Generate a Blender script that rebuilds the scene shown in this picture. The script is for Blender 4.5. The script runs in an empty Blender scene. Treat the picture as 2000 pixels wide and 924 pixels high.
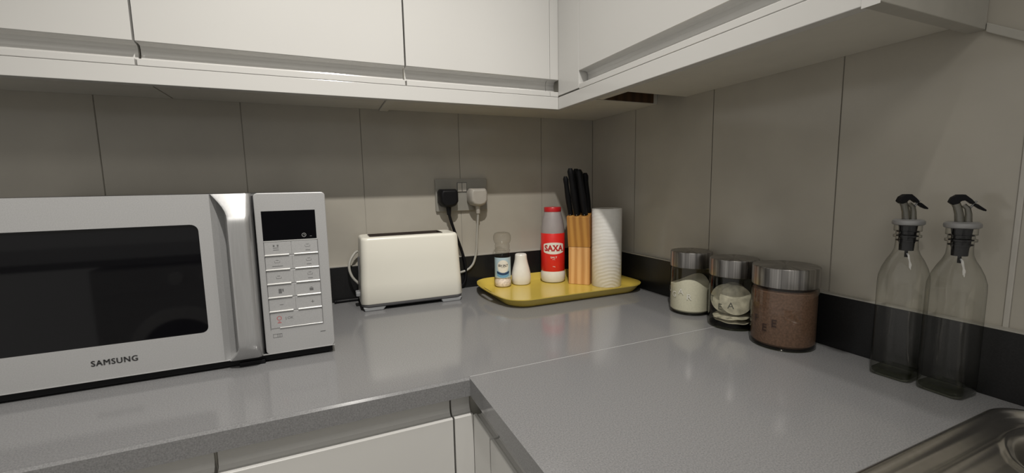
import bpy, bmesh, math, random
from mathutils import Vector, Matrix
random.seed(4)
PI = math.pi
C = bpy.context.scene.collection
SC = bpy.context.scene
ZW = 0.91            # height of the worktop above the floor

# ------------------------------------------------------------------ camera
def make_camera():
    cx, cy, cz = -0.7755, -1.1356, 0.2778 + ZW
    yaw, pitch, roll = -0.4128, -0.1166, -0.0188
    r = Vector((math.cos(yaw), math.sin(yaw), 0)); fw = Vector((-math.sin(yaw), math.cos(yaw), 0)); up = Vector((0, 0, 1))
    f2 = fw * math.cos(pitch) + up * math.sin(pitch); u2 = -fw * math.sin(pitch) + up * math.cos(pitch)
    r3 = r * math.cos(roll) + u2 * math.sin(roll); u3 = -r * math.sin(roll) + u2 * math.cos(roll)
    cam = bpy.data.cameras.new('camera'); o = bpy.data.objects.new('camera', cam); C.objects.link(o)
    m = Matrix((r3, u3, -f2)).transposed().to_4x4(); m.translation = (cx, cy, cz)
    o.matrix_world = m
    cam.sensor_width = 36; cam.lens = 837.76 / 2000 * 36; cam.clip_start = 0.01; cam.clip_end = 50
    SC.camera = o
make_camera()

# ------------------------------------------------------------------ light
w = bpy.data.worlds.new('world'); SC.world = w; w.use_nodes = True
# fill light: made stronger from the left to lift the right-wall doors
_nt = w.node_tree; _tc = _nt.nodes.new('ShaderNodeTexCoord'); _sx = _nt.nodes.new('ShaderNodeSeparateXYZ')
_ma = _nt.nodes.new('ShaderNodeMath'); _ma.operation = 'MULTIPLY_ADD'; _ma.inputs[1].default_value = -0.24; _ma.inputs[2].default_value = 0.33; _ma.use_clamp = True
_nt.links.new(_tc.outputs['Generated'], _sx.inputs[0]); _nt.links.new(_sx.outputs['X'], _ma.inputs[0])
_nt.links.new(_ma.outputs[0], _nt.nodes['Background'].inputs[1])
_nt.nodes['Background'].inputs[0].default_value = (1.0, 0.965, 0.90, 1)
def area(name, loc, size, power, color=(1, 0.96, 0.9), shape='DISK', rot=(0, 0, 0), size_y=None):
    l = bpy.data.lights.new(name, 'AREA'); l.shape = shape; l.size = size; l.energy = power; l.color = color
    if size_y: l.size_y = size_y
    o = bpy.data.objects.new(name, l); C.objects.link(o); o.location = loc; o.rotation_euler = rot
    return o
def aim(o, t):
    d = Vector(t) - o.location; o.rotation_euler = d.to_track_quat('-Z', 'Y').to_euler()
def spot(name, loc, target, power, deg, blend, radius=0.025, color=(1, 0.96, 0.9)):
    l = bpy.data.lights.new(name, 'SPOT'); l.energy = power; l.spot_size = math.radians(deg); l.spot_blend = blend
    l.shadow_soft_size = radius; l.color = color
    o = bpy.data.objects.new(name, l); C.objects.link(o); o.location = loc; aim(o, target); return o
LA = spot('ceiling_spot', (-0.70, -1.12, ZW + 1.475), (-0.75, -0.37, ZW), 86, 75, 1.0, radius=0.018)
LB = area('ceiling_spot', (-0.46, -0.76, ZW + 1.475), 0.05, 3.6)
LC = area('soft_fill_light', (-1.35, -1.90, ZW + 1.47), 1.0, 6.5, color=(1, 0.97, 0.92), shape='RECTANGLE', size_y=0.5)  # broad fill light added to brighten the door fronts
SC.view_settings.view_transform = 'Standard'; SC.view_settings.look = 'None'; SC.view_settings.gamma = 1
SC.view_settings.use_curve_mapping = False
SC.view_settings.exposure = 0.0

# ------------------------------------------------------------------ materials
def mat(name, col, rough=0.5, metal=0.0, spec=0.5, noise=None, bump=None, coat=0, emis=None, stretch=(1, 1, 1), rvar=0):
    """noise = (scale, amount); bump = (scale, strength)"""
    m = bpy.data.materials.new(name); m.use_nodes = True; nt = m.node_tree; b = nt.nodes['Principled BSDF']
    b.inputs['Base Color'].default_value = (*col, 1); b.inputs['Roughness'].default_value = rough
    b.inputs['Metallic'].default_value = metal; b.inputs['Specular IOR Level'].default_value = spec
    if coat: b.inputs['Coat Weight'].default_value = coat; b.inputs['Coat Roughness'].default_value = 0.08
    if emis: b.inputs['Emission Color'].default_value = (*emis[0], 1); b.inputs['Emission Strength'].default_value = emis[1]
    tc = nt.nodes.new('ShaderNodeTexCoord'); mp = nt.nodes.new('ShaderNodeMapping'); mp.inputs['Scale'].default_value = stretch
    nt.links.new(tc.outputs['Object'], mp.inputs['Vector'])
    sc, am = noise or (40, 0.04)
    n = nt.nodes.new('ShaderNodeTexNoise'); n.inputs['Scale'].default_value = sc; n.inputs['Detail'].default_value = 3
    nt.links.new(mp.outputs[0], n.inputs['Vector'])
    mr = nt.nodes.new('ShaderNodeMapRange'); mr.inputs['From Min'].default_value = 0.3; mr.inputs['From Max'].default_value = 0.7
    mr.inputs['To Min'].default_value = 1 - am; mr.inputs['To Max'].default_value = 1 + am
    nt.links.new(n.outputs['Fac'], mr.inputs['Value'])
    vm = nt.nodes.new('ShaderNodeVectorMath'); vm.operation = 'SCALE'; vm.inputs[0].default_value = col
    nt.links.new(mr.outputs[0], vm.inputs['Scale']); nt.links.new(vm.outputs[0], b.inputs['Base Color'])
    if rvar:
        m2 = nt.nodes.new('ShaderNodeMapRange'); m2.inputs['From Min'].default_value = 0.3; m2.inputs['From Max'].default_value = 0.7
        m2.inputs['To Min'].default_value = rough - rvar; m2.inputs['To Max'].default_value = rough + rvar
        nt.links.new(n.outputs['Fac'], m2.inputs['Value']); nt.links.new(m2.outputs[0], b.inputs['Roughness'])
    if bump:
        n2 = nt.nodes.new('ShaderNodeTexNoise'); n2.inputs['Scale'].default_value = bump[0]
        nt.links.new(mp.outputs[0], n2.inputs['Vector'])
        bp = nt.nodes.new('ShaderNodeBump'); bp.inputs['Strength'].default_value = bump[1]; bp.inputs['Distance'].default_value = 0.001
        nt.links.new(n2.outputs['Fac'], bp.inputs['Height']); nt.links.new(bp.outputs[0], b.inputs['Normal'])
    return m
def glass_mat(name, tint=(0.93, 0.95, 0.92), edge=(0.55, 0.58, 0.5), rough=0.02, refl=1.0, blend=0.35, epow=1.0):
    m = bpy.data.materials.new(name); m.use_nodes = True; nt = m.node_tree; nt.nodes.clear()
    out = nt.nodes.new('ShaderNodeOutputMaterial'); mx = nt.nodes.new('ShaderNodeMixShader')
    tr = nt.nodes.new('ShaderNodeBsdfTransparent'); gl = nt.nodes.new('ShaderNodeBsdfGlossy'); gl.inputs['Roughness'].default_value = rough
    fc = nt.nodes.new('ShaderNodeLayerWeight'); fc.inputs['Blend'].default_value = 0.5      # Schlick reflectance, alike from both sides
    pw = nt.nodes.new('ShaderNodeMath'); pw.operation = 'POWER'; pw.inputs[1].default_value = 5
    fr = nt.nodes.new('ShaderNodeMath'); fr.operation = 'MULTIPLY_ADD'; fr.inputs[1].default_value = 0.90; fr.inputs[2].default_value = 0.04
    nt.links.new(fc.outputs['Facing'], pw.inputs[0]); nt.links.new(pw.outputs[0], fr.inputs[0])
    lw = nt.nodes.new('ShaderNodeLayerWeight'); lw.inputs['Blend'].default_value = blend
    rp = nt.nodes.new('ShaderNodeMix'); rp.data_type = 'RGBA'; rp.inputs[6].default_value = (*tint, 1); rp.inputs[7].default_value = (*edge, 1)
    ep = nt.nodes.new('ShaderNodeMath'); ep.operation = 'POWER'; ep.inputs[1].default_value = epow
    nt.links.new(lw.outputs['Facing'], ep.inputs[0]); nt.links.new(ep.outputs[0], rp.inputs[0]); nt.links.new(rp.outputs[2], tr.inputs['Color'])
    ml = nt.nodes.new('ShaderNodeMath'); ml.operation = 'MULTIPLY'; ml.inputs[1].default_value = refl
    nt.links.new(fr.outputs[0], ml.inputs[0]); nt.links.new(ml.outputs[0], mx.inputs[0])
    nt.links.new(tr.outputs[0], mx.inputs[1]); nt.links.new(gl.outputs[0], mx.inputs[2]); nt.links.new(mx.outputs[0], out.inputs[0])
    return m
def wood_mat(name, a, b_, scale=60, rough=0.5):
    m = bpy.data.materials.new(name); m.use_nodes = True; nt = m.node_tree; b = nt.nodes['Principled BSDF']; b.inputs['Roughness'].default_value = rough
    tc = nt.nodes.new('ShaderNodeTexCoord'); mp = nt.nodes.new('ShaderNodeMapping'); mp.inputs['Scale'].default_value = (1, 1, 0.06)
    n = nt.nodes.new('ShaderNodeTexNoise'); n.inputs['Scale'].default_value = scale * 2.2; n.inputs['Detail'].default_value = 4; n.inputs['Roughness'].default_value = .6
    wv = nt.nodes.new('ShaderNodeTexWave'); wv.inputs['Scale'].default_value = scale * 0.4; wv.inputs['Distortion'].default_value = 3; wv.inputs['Detail'].default_value = 2
    cr = nt.nodes.new('ShaderNodeValToRGB'); cr.color_ramp.elements[0].position = 0.3; cr.color_ramp.elements[1].position = 0.7
    cr.color_ramp.elements[0].color = (*a, 1); cr.color_ramp.elements[1].color = (*b_, 1)
    mx = nt.nodes.new('ShaderNodeMath'); mx.operation = 'ADD'; mh = nt.nodes.new('ShaderNodeMath'); mh.operation = 'MULTIPLY'; mh.inputs[1].default_value = 0.5
    nt.links.new(tc.outputs['Object'], mp.inputs[0]); nt.links.new(mp.outputs[0], n.inputs[0]); nt.links.new(mp.outputs[0], wv.inputs[0])
    nt.links.new(n.outputs['Fac'], mx.inputs[0]); nt.links.new(wv.outputs['Fac'], mx.inputs[1]); nt.links.new(mx.outputs[0], mh.inputs[0])
    nt.links.new(mh.outputs[0], cr.inputs[0]); nt.links.new(cr.outputs[0], b.inputs['Base Color'])
    return m

M = {}
M['tile'] = mat('tile', (0.40, 0.375, 0.325), rough=0.16, noise=(9, 0.05), bump=(14, 0.02))
M['grout'] = mat('grout', (0.34, 0.32, 0.275), rough=0.8)
M['paint'] = mat('wall_paint', (0.62, 0.6, 0.55), rough=0.7)
M['ceiling'] = mat('ceiling_paint', (0.8, 0.79, 0.76), rough=0.8)
M['floor'] = mat('floor_vinyl', (0.66, 0.63, 0.57), rough=0.5, noise=(6, 0.08))
M['gloss'] = mat('white_gloss', (0.595, 0.588, 0.568), rough=0.14, noise=(5, 0.01))
M['carcass'] = mat('white_melamine', (0.62, 0.60, 0.54), rough=0.45, noise=(20, 0.03))
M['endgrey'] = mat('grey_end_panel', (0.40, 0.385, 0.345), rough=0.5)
M['brown'] = wood_mat('raw_brown_board', (0.05, 0.026, 0.012), (0.085, 0.045, 0.02), 30)
M['quartz'] = mat('grey_quartz', (0.20, 0.20, 0.203), rough=0.12, noise=(600, 0.2))
M['quartz_dark'] = mat('dark_quartz', (0.012, 0.012, 0.0125), rough=0.3, spec=0.3, noise=(520, 0.25))
M['joint'] = mat('joint_filler', (0.42, 0.42, 0.42), rough=0.5)
M['caulk'] = mat('white_sealant', (0.36, 0.345, 0.31), rough=0.5)
M['silver'] = mat('silver_paint', (0.46, 0.46, 0.46), rough=0.36, metal=0.3, noise=(700, 0.06))
M['silver_shade'] = mat('silver_paint_shaded', (0.36, 0.36, 0.36), rough=0.36, metal=0.3, noise=(700, 0.05))  # same silver paint, darkened for the shade in the finger recess
M['handle_metal'] = mat('brushed_handle', (0.52, 0.52, 0.52), rough=0.33, metal=0.7, noise=(500, 0.05), stretch=(1, 1, 0.05))
M['case'] = mat('dark_case', (0.03, 0.03, 0.032), rough=0.45)
M['black'] = mat('black_plastic', (0.006, 0.006, 0.007), rough=0.45, spec=0.2)
M['blackgloss'] = mat('black_glass', (0.004, 0.004, 0.005), rough=0.04, spec=0.32)
M['display'] = mat('display_black', (0.003, 0.003, 0.004), rough=0.3, spec=0.06)
M['ink'] = mat('dark_print', (0.05, 0.05, 0.05), rough=0.5)
M['ink_grey'] = mat('grey_print', (0.13, 0.13, 0.13), rough=0.5)
M['ink_red'] = mat('red_print', (0.45, 0.12, 0.12), rough=0.5)
M['ink_faint'] = mat('pale_print', (0.32, 0.32, 0.32), rough=0.5)
M['keylight'] = mat('key_edge', (0.8, 0.8, 0.78), rough=0.2, metal=0.5)
M['cream'] = mat('cream_plastic', (0.76, 0.74, 0.655), rough=0.30, noise=(6, 0.012))
M['greybase'] = mat('grey_plastic', (0.10, 0.10, 0.105), rough=0.4)
M['greyfoot'] = mat('light_grey_plastic', (0.30, 0.31, 0.32), rough=0.35)
M['slot'] = mat('brown_slot', (0.035, 0.024, 0.018), rough=0.5)
M['steelplate'] = mat('socket_steel', (0.30, 0.29, 0.26), rough=0.38, metal=0.25)
M['whitepl'] = mat('white_plastic', (0.38, 0.355, 0.315), rough=0.4)
M['switchpl'] = mat('switch_plastic', (0.46, 0.44, 0.40), rough=0.35)
M['cordgrey'] = mat('white_cable', (0.36, 0.35, 0.315), rough=0.5)
M['yellow'] = mat('mustard_melamine', (0.60, 0.45, 0.085), rough=0.2, noise=(8, 0.03))
M['ceramic'] = mat('white_ceramic', (0.80, 0.78, 0.73), rough=0.18)
M['red'] = mat('red_label', (0.72, 0.022, 0.018), rough=0.35)
M['redcap'] = mat('red_cap', (0.50, 0.014, 0.018), rough=0.35)
M['bottlewhite'] = mat('milky_plastic', (0.76, 0.74, 0.68), rough=0.35)
M['bottlegrey'] = mat('translucent_plastic', (0.33, 0.30, 0.30), rough=0.35)
M['labelwhite'] = mat('white_label', (0.80, 0.78, 0.72), rough=0.45)
M['labelpale'] = mat('pale_blue_label', (0.45, 0.60, 0.70), rough=0.45)
M['labelblue'] = mat('mid_blue_label', (0.16, 0.38, 0.62), rough=0.45)
M['labelnavy'] = mat('navy_label', (0.02, 0.06, 0.15), rough=0.45)
M['saltgrain'] = mat('pink_salt', (0.92, 0.82, 0.78), rough=0.6, noise=(190, 0.22), bump=(200, 0.3))
M['wood'] = wood_mat('beech_block', (0.80, 0.47, 0.20), (0.58, 0.29, 0.10), 42, 0.4)
M['wood_shade'] = wood_mat('beech_block_shaded', (0.60, 0.31, 0.08), (0.42, 0.19, 0.045), 42, 0.4)  # same beech in darker tones for the shade on the leaning part
M['steel'] = mat('blade_steel', (0.5, 0.5, 0.5), rough=0.2, metal=1)
M['lid'] = mat('brushed_steel_lid', (0.30, 0.285, 0.27), rough=0.3, metal=1, noise=(60, 0.14), stretch=(1, 1, 0.02), rvar=0.03)
def reflection_streaks(m, amp=0.30):
    nt = m.node_tree; b = nt.nodes['Principled BSDF']; tc = nt.nodes.new('ShaderNodeTexCoord')
    mu = nt.nodes.new('ShaderNodeVectorMath'); mu.operation = 'MULTIPLY'; mu.inputs[1].default_value = (1, 1, 0)
    no = nt.nodes.new('ShaderNodeVectorMath'); no.operation = 'NORMALIZE'
    n = nt.nodes.new('ShaderNodeTexNoise'); n.inputs['Scale'].default_value = 5.5; n.inputs['Detail'].default_value = 5; n.inputs['Roughness'].default_value = 0.7
    r = nt.nodes.new('ShaderNodeMapRange'); r.inputs['From Min'].default_value = 0.35; r.inputs['From Max'].default_value = 0.65
    r.inputs['To Min'].default_value = 0.30 * (1 - amp); r.inputs['To Max'].default_value = 0.30 * (1 + amp) + 0.02
    sc = nt.nodes.new('ShaderNodeVectorMath'); sc.operation = 'SCALE'; sc.inputs[0].default_value = (1.0, 0.96, 0.92)
    nt.links.new(tc.outputs['Object'], mu.inputs[0]); nt.links.new(mu.outputs[0], no.inputs[0]); nt.links.new(no.outputs[0], n.inputs['Vector'])
    nt.links.new(n.outputs['Fac'], r.inputs['Value']); nt.links.new(r.outputs[0], sc.inputs['Scale']); nt.links.new(sc.outputs[0], b.inputs['Base Color'])
reflection_streaks(M['lid'], 0.55)  # colour streaks stand in for bars of reflection on the brushed steel
M['sugar'] = mat('white_sugar', (0.80, 0.79, 0.70), rough=0.8, noise=(300, 0.05))
M['coffee'] = mat('brown_coffee', (0.15, 0.085, 0.06), rough=0.8, noise=(300, 0.25))
M['teabag'] = mat('tea_bag_paper', (0.52, 0.50, 0.43), rough=0.7, noise=(90, 0.25))
M['cardboard'] = mat('cardboard_core', (0.30, 0.24, 0.17), rough=0.8)
M['embosslight'] = mat('raised_letter_pale', (0.70, 0.69, 0.62), rough=0.25)
M['embossdark'] = mat('raised_letter_brown', (0.035, 0.018, 0.014), rough=0.3)
M['embossgrey'] = mat('raised_letter_grey', (0.10, 0.10, 0.08), rough=0.3)
M['glass'] = glass_mat('clear_glass')
M['jarglass'] = glass_mat('jar_glass', tint=(0.93, 0.92, 0.86), edge=(0.50, 0.50, 0.43), rough=0.04, blend=0.25)
M['bottleglass'] = glass_mat('bottle_glass', tint=(0.985, 0.985, 0.97), edge=(0.20, 0.21, 0.17), blend=0.5, refl=1.0, epow=3.0)
M['grindglass'] = glass_mat('clear_plastic', tint=(0.97, 0.965, 0.95), edge=(0.62, 0.62, 0.59), rough=0.08, blend=0.2, refl=0.4)
M['greencoreglass'] = glass_mat('thick_glass_base', tint=(0.70, 0.72, 0.62), edge=(0.25, 0.27, 0.2), rough=0.05)
M['spoutclear'] = glass_mat('smoky_spout', tint=(0.55, 0.55, 0.52), edge=(0.32, 0.32, 0.30), rough=0.15, refl=2.2)
M['discgrey'] = mat('grey_collar', (0.26, 0.26, 0.26), rough=0.38, metal=0.3)
M['rubber'] = mat('black_rubber', (0.006, 0.006, 0.007), rough=0.55, spec=0.15)
M['sink'] = mat('sink_steel', (0.60, 0.58, 0.54), rough=0.27, metal=1, noise=(120, 0.05))
M['appliance'] = mat('appliance_white', (0.62, 0.62, 0.62), rough=0.3)
M['chrome'] = mat('bright_chrome', (0.9, 0.9, 0.9), rough=0.3)

def paper_mat():
    m = mat('embossed_paper', (0.80, 0.79, 0.76), rough=0.85); nt = m.node_tree; b = nt.nodes['Principled BSDF']
    tc = nt.nodes.new('ShaderNodeTexCoord'); wv = nt.nodes.new('ShaderNodeTexWave'); wv.wave_type = 'RINGS'; wv.rings_direction = 'SPHERICAL'
    mp = nt.nodes.new('ShaderNodeMapping'); mp.inputs['Location'].default_value = (0.012, 0.036, 0.012)
    wv.inputs['Scale'].default_value = 34; wv.inputs['Distortion'].default_value = 7.0; wv.inputs['Detail Scale'].default_value = 0.4
    bp = nt.nodes.new('ShaderNodeBump'); bp.inputs['Strength'].default_value = 0.32; bp.inputs['Distance'].default_value = 0.0012
    nt.links.new(tc.outputs['Object'], mp.inputs[0]); nt.links.new(mp.outputs[0], wv.inputs[0]); nt.links.new(wv.outputs['Fac'], bp.inputs['Height'])
    nt.links.new(bp.outputs[0], b.inputs['Normal'])
    return m
M['paper'] = paper_mat()

# ------------------------------------------------------------------ mesh helpers
def link(name, bm, m, parent=None, smooth=False, bevel=0, seg=2, subsurf=0, solid=0, wn=False):
    bmesh.ops.recalc_face_normals(bm, faces=bm.faces[:])
    me = bpy.data.meshes.new(name); bm.to_mesh(me); bm.free()
    if isinstance(m, (list, tuple)):
        for q in m: me.materials.append(q)
    else: me.materials.append(m)
    o = bpy.data.objects.new(name, me); C.objects.link(o)
    if parent: o.parent = parent
    if solid:
        s = o.modifiers.new('s', 'SOLIDIFY'); s.thickness = solid; s.offset = -1
    if bevel:
        b = o.modifiers.new('b', 'BEVEL'); b.width = bevel; b.segments = seg; b.limit_method = 'ANGLE'; b.angle_limit = math.radians(38)
        b.harden_normals = False
    if subsurf:
        s = o.modifiers.new('ss', 'SUBSURF'); s.levels = subsurf; s.render_levels = subsurf
    if smooth:
        for p in me.polygons: p.use_smooth = True
        me.set_sharp_from_angle(angle=math.radians(40))
        if wn: m_ = o.modifiers.new('wn', 'WEIGHTED_NORMAL'); m_.keep_sharp = True
    return o
def tag(o, label=None, cat=None, group=None, kind=None):
    if label: o['label'] = label
    if cat: o['category'] = cat
    if group: o['group'] = group
    if kind: o['kind'] = kind
    return o
def thing(name, label, cat, loc, rz=0, group=None):
    o = bpy.data.objects.new(name, None); C.objects.link(o); o.empty_display_size = 0.02
    o.location = (loc[0], loc[1], loc[2] + ZW); o.rotation_euler = (0, 0, rz)
    return tag(o, label, cat, group)
def box(bm, x0, x1, y0, y1, z0, z1):
    vs = [bm.verts.new((x, y, z)) for z in (z0, z1) for y in (y0, y1) for x in (x0, x1)]
    for f in ((0, 1, 3, 2), (4, 5, 7, 6), (0, 1, 5, 4), (2, 3, 7, 6), (0, 2, 6, 4), (1, 3, 7, 5)):
        bm.faces.new([vs[i] for i in f])
    return vs
def B(*a):
    bm = bmesh.new(); box(bm, *a); return bm
def prism(bm, pts, axis, a, b):
    """pts 2D; axis 'x': pts are (y,z); 'y': (x,z); 'z': (x,y)"""
    def P(p, t):
        return {'x': (t, p[0], p[1]), 'y': (p[0], t, p[1]), 'z': (p[0], p[1], t)}[axis]
    A_ = [bm.verts.new(P(p, a)) for p in pts]; B_ = [bm.verts.new(P(p, b)) for p in pts]; n = len(pts)
    bm.faces.new(A_); bm.faces.new(B_[::-1])
    for i in range(n): bm.faces.new((A_[i], A_[(i + 1) % n], B_[(i + 1) % n], B_[i]))
    return bm
def lathe(bm, prof, seg=64, cx=0, cy=0, closed=False):
    rings = []
    for r, z in prof:
        if r < 1e-6: rings.append([bm.verts.new((cx, cy, z))])
        else: rings.append([bm.verts.new((cx + r * math.cos(2 * PI * i / seg), cy + r * math.sin(2 * PI * i / seg), z)) for i in range(seg)])
    def j(a, b):
        if len(a) == 1 and len(b) == 1: return
        for i in range(seg):
            k = (i + 1) % seg
            if len(a) == 1: bm.faces.new((a[0], b[i], b[k]))
            elif len(b) == 1: bm.faces.new((a[i], a[k], b[0]))
            else: bm.faces.new((a[i], a[k], b[k], b[i]))
    for a, b in zip(rings, rings[1:]): j(a, b)
    if closed: j(rings[-1], rings[0])
    return bm
def smoothpath(pts, n=8):
    out = []; P = [Vector(p) for p in pts]
    for i in range(len(P) - 1):
        p0 = P[max(i - 1, 0)]; p1 = P[i]; p2 = P[i + 1]; p3 = P[min(i + 2, len(P) - 1)]
        for k in range(n):
            t = k / n
            out.append(0.5 * ((2 * p1) + (p2 - p0) * t + (2 * p0 - 5 * p1 + 4 * p2 - p3) * t * t + (-p0 + 3 * p1 - 3 * p2 + p3) * t ** 3))
    out.append(P[-1]); return out
def tube(bm, pts, r, seg=12, closed=False):
    rs = r if isinstance(r, (list, tuple)) else [r] * len(pts); rings = []; P = [Vector(p) for p in pts]
    up = Vector((0, 0, 1)); a = None
    for i, p in enumerate(P):
        if closed: d = (P[(i + 1) % len(P)] - P[i - 1]).normalized()
        else: d = (P[min(i + 1, len(P) - 1)] - P[max(i - 1, 0)]).normalized()
        if a is None:
            a = d.cross(up)
            if a.length < 0.1: a = d.cross(Vector((0, 1, 0)))
        else: a = a - d * a.dot(d)
        a.normalize(); b = d.cross(a)
        rings.append([bm.verts.new(p + (a * math.cos(2 * PI * k / seg) + b * math.sin(2 * PI * k / seg)) * rs[i]) for k in range(seg)])
    pr = list(zip(rings, rings[1:]))
    if closed: pr.append((rings[-1], rings[0]))
    for A_, B_ in pr:
        for k in range(seg): bm.faces.new((A_[k], A_[(k + 1) % seg], B_[(k + 1) % seg], B_[k]))
    if not closed: bm.faces.new(rings[0]); bm.faces.new(rings[-1][::-1])
    return bm
def rrect(w, d, r, n=6, cx=0, cy=0):
    """outline of a rounded rectangle w x d, counter-clockwise"""
    out = []
    for sx, sy, a0 in ((1, 1, 0), (-1, 1, 90), (-1, -1, 180), (1, -1, 270)):
        for k in range(n + 1):
            a = math.radians(a0 + 90 * k / n)
            out.append((cx + sx * (w / 2 - r) + r * math.cos(a), cy + sy * (d / 2 - r) + r * math.sin(a)))
    return out
def loft(bm, loops, cap0=True, cap1=True):
    """loops: lists of 3D points of equal length"""
    R = [[bm.verts.new(p) for p in L] for L in loops]; n = len(R[0])
    for a, b in zip(R, R[1:]):
        for i in range(n): bm.faces.new((a[i], a[(i + 1) % n], b[(i + 1) % n], b[i]))
    if cap0: bm.faces.new(R[0][::-1])
    if cap1: bm.faces.new(R[-1])
    return bm
_tc = {}
def text_geo(s, size, bold=0.0, sp=1.0):
    """flat text as (verts, faces), centred on the origin"""
    key = (s, size, bold, sp)
    if key in _tc: return _tc[key]
    cu = bpy.data.curves.new('t', 'FONT'); cu.body = s; cu.size = size; cu.align_x = 'CENTER'; cu.align_y = 'CENTER'
    cu.offset = bold * size; cu.resolution_u = 3; cu.space_character = sp; cu.fill_mode = 'FRONT'
    o = bpy.data.objects.new('t', cu); C.objects.link(o); bpy.context.view_layer.update()
    me = bpy.data.meshes.new_from_object(o.evaluated_get(bpy.context.evaluated_depsgraph_get()))
    g = ([v.co.copy() for v in me.vertices], [tuple(p.vertices) for p in me.polygons])
    bpy.data.objects.remove(o); bpy.data.curves.remove(cu); bpy.data.meshes.remove(me)
    _tc[key] = g; return g
def put_text(bm, s, size, f, bold=0.0, sx=1.0, du=0, dv=0, sp=1.0):
    vs, fs = text_geo(s, size, bold, sp); V = [bm.verts.new(f(v.x * sx + du, v.y + dv)) for v in vs]
    for p in fs:
        try: bm.faces.new([V[i] for i in p])
        except ValueError: pass
def oncyl(r, a0, z0=0):
    """map label (u, v) onto a cylinder of radius r; a0 = direction faced (angle in xy)"""
    return lambda u, v: (r * math.cos(a0 + u / r), r * math.sin(a0 + u / r), z0 + v)
def strip(bm, f, u0, u1, lo, hi, n=28):
    A_ = []; 
    for i in range(n + 1):
        u = u0 + (u1 - u0) * i / n; a, b = lo(u), hi(u)
        A_.append((bm.verts.new(f(u, a)), bm.verts.new(f(u, b))))
    for p, q in zip(A_, A_[1:]): bm.faces.new((p[0], q[0], q[1], p[1]))
def ellipse(bm, f, a, b, du=0, dv=0, n=28):
    h = lambda u: b * math.sqrt(max(0, 1 - ((u - du) / a) ** 2)) + 1e-5
    strip(bm, f, du - a, du + a, lambda u: dv - h(u), lambda u: dv + h(u), n)
def struct(name, bm, m, **k):
    o = link(name, bm, m, **k); o.location.z += ZW; tag(o, kind='structure'); return o

# ------------------------------------------------------------------ room shell
X0, Y0, ZT = -2.35, -2.58, 1.49
struct('floor', B(X0 - .1, 1.2, Y0 - .1, 0.1, -ZW - 0.05, -ZW), M['floor'])
struct('ceiling', B(X0 - .1, 1.2, Y0 - .1, 0.1, ZT, ZT + 0.05), M['ceiling'])
def tiled(name, along, joints, end):
    """tiled wall face: bevelled tiles over a grout bed; along = 'x' (back wall) or 'y' (right wall)"""
    bm = bmesh.new(); T = 0.008; G = 0.0009
    bed = (X0, 0.12, 0.0014, 0.12, -ZW, ZT) if along == 'x' else (0.0014, 0.12, Y0, 0.0013, -ZW, ZT)
    box(bm, *bed)
    for f in bm.faces: f.material_index = 1
    rows = [(-0.42, -0.02), (-0.018, 0.582), (0.5845, 0.9845), (0.987, 1.387)]
    for a, b in zip(joints, joints[1:]):
        for z0, z1 in rows:
            lo, hi = min(a, b) + G / 2, max(a, b) - G / 2
            tl = random.uniform(-0.0006, 0.0006)
            nb = bmesh.new()
            if along == 'x': vs = box(nb, lo, hi, 0.0, T, z0, z1)
            else: vs = box(nb, 0.0, T, lo, hi, z0, z1)
            bmesh.ops.bevel(nb, geom=nb.edges[:], offset=0.0007, segments=2, affect='EDGES')
            for v in nb.verts:
                if along == 'x' and v.co.y < T / 2: v.co.y += tl * (v.co.x - lo) / (hi - lo) * 0.6
                if along == 'y' and v.co.x < T / 2: v.co.x += tl * (v.co.y - lo) / (hi - lo) * 0.6
            me = bpy.data.meshes.new('tmp'); nb.to_mesh(me); nb.free()
            n0 = len(bm.faces); bm.from_mesh(me); bpy.data.meshes.remove(me)
    return struct(name, bm, [M['tile'], M['grout']])
xs = [-0.0005] + [-(0.1793 + 0.25 * k) for k in range(9)]
tiled('wall_back', 'x', xs, X0)
ys = [-0.0005] + [-(0.1996 + 0.25 * k) for k in range(3)] + [-0.9040]
ys2 = [-0.9085 - 0.25 * k for k in range(7)]
def right_wall():
    bm = bmesh.new()
    return bm
tiled('wall_right', 'y', ys + ys2[:], Y0)
struct('trim_1', B(-0.0014, 0.006, -0.9090, -0.9036, 0.088, 0.4995), M['switchpl'], bevel=0.0008)
# sealant beads on top of the upstands
struct('trim_2', B(-1.9, -0.012, -0.0125, 0.0, 0.0875, 0.0895), M['caulk'])
struct('trim_3', B(-0.0125, 0.0, -1.9, -0.0125, 0.0885, 0.0905), M['caulk'])
# ragged plaster band beside the end of the wall units
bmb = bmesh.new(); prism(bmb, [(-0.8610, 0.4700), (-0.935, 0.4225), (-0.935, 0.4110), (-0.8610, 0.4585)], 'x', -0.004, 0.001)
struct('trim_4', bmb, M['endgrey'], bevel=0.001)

# ------------------------------------------------------------------ worktop, upstands
PY, PX = -0.5604, -0.5952       # front edges
JY = -0.5545                    # joint line
wt = thing('worktop', 'mottled grey stone worktop along the back wall under the microwave', 'worktop', (0, 0, 0))
link('worktop_slab', B(-1.95, -0.0005, JY, -0.0005, -0.027, 0), M['quartz'], wt)
bm = bmesh.new()
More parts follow.
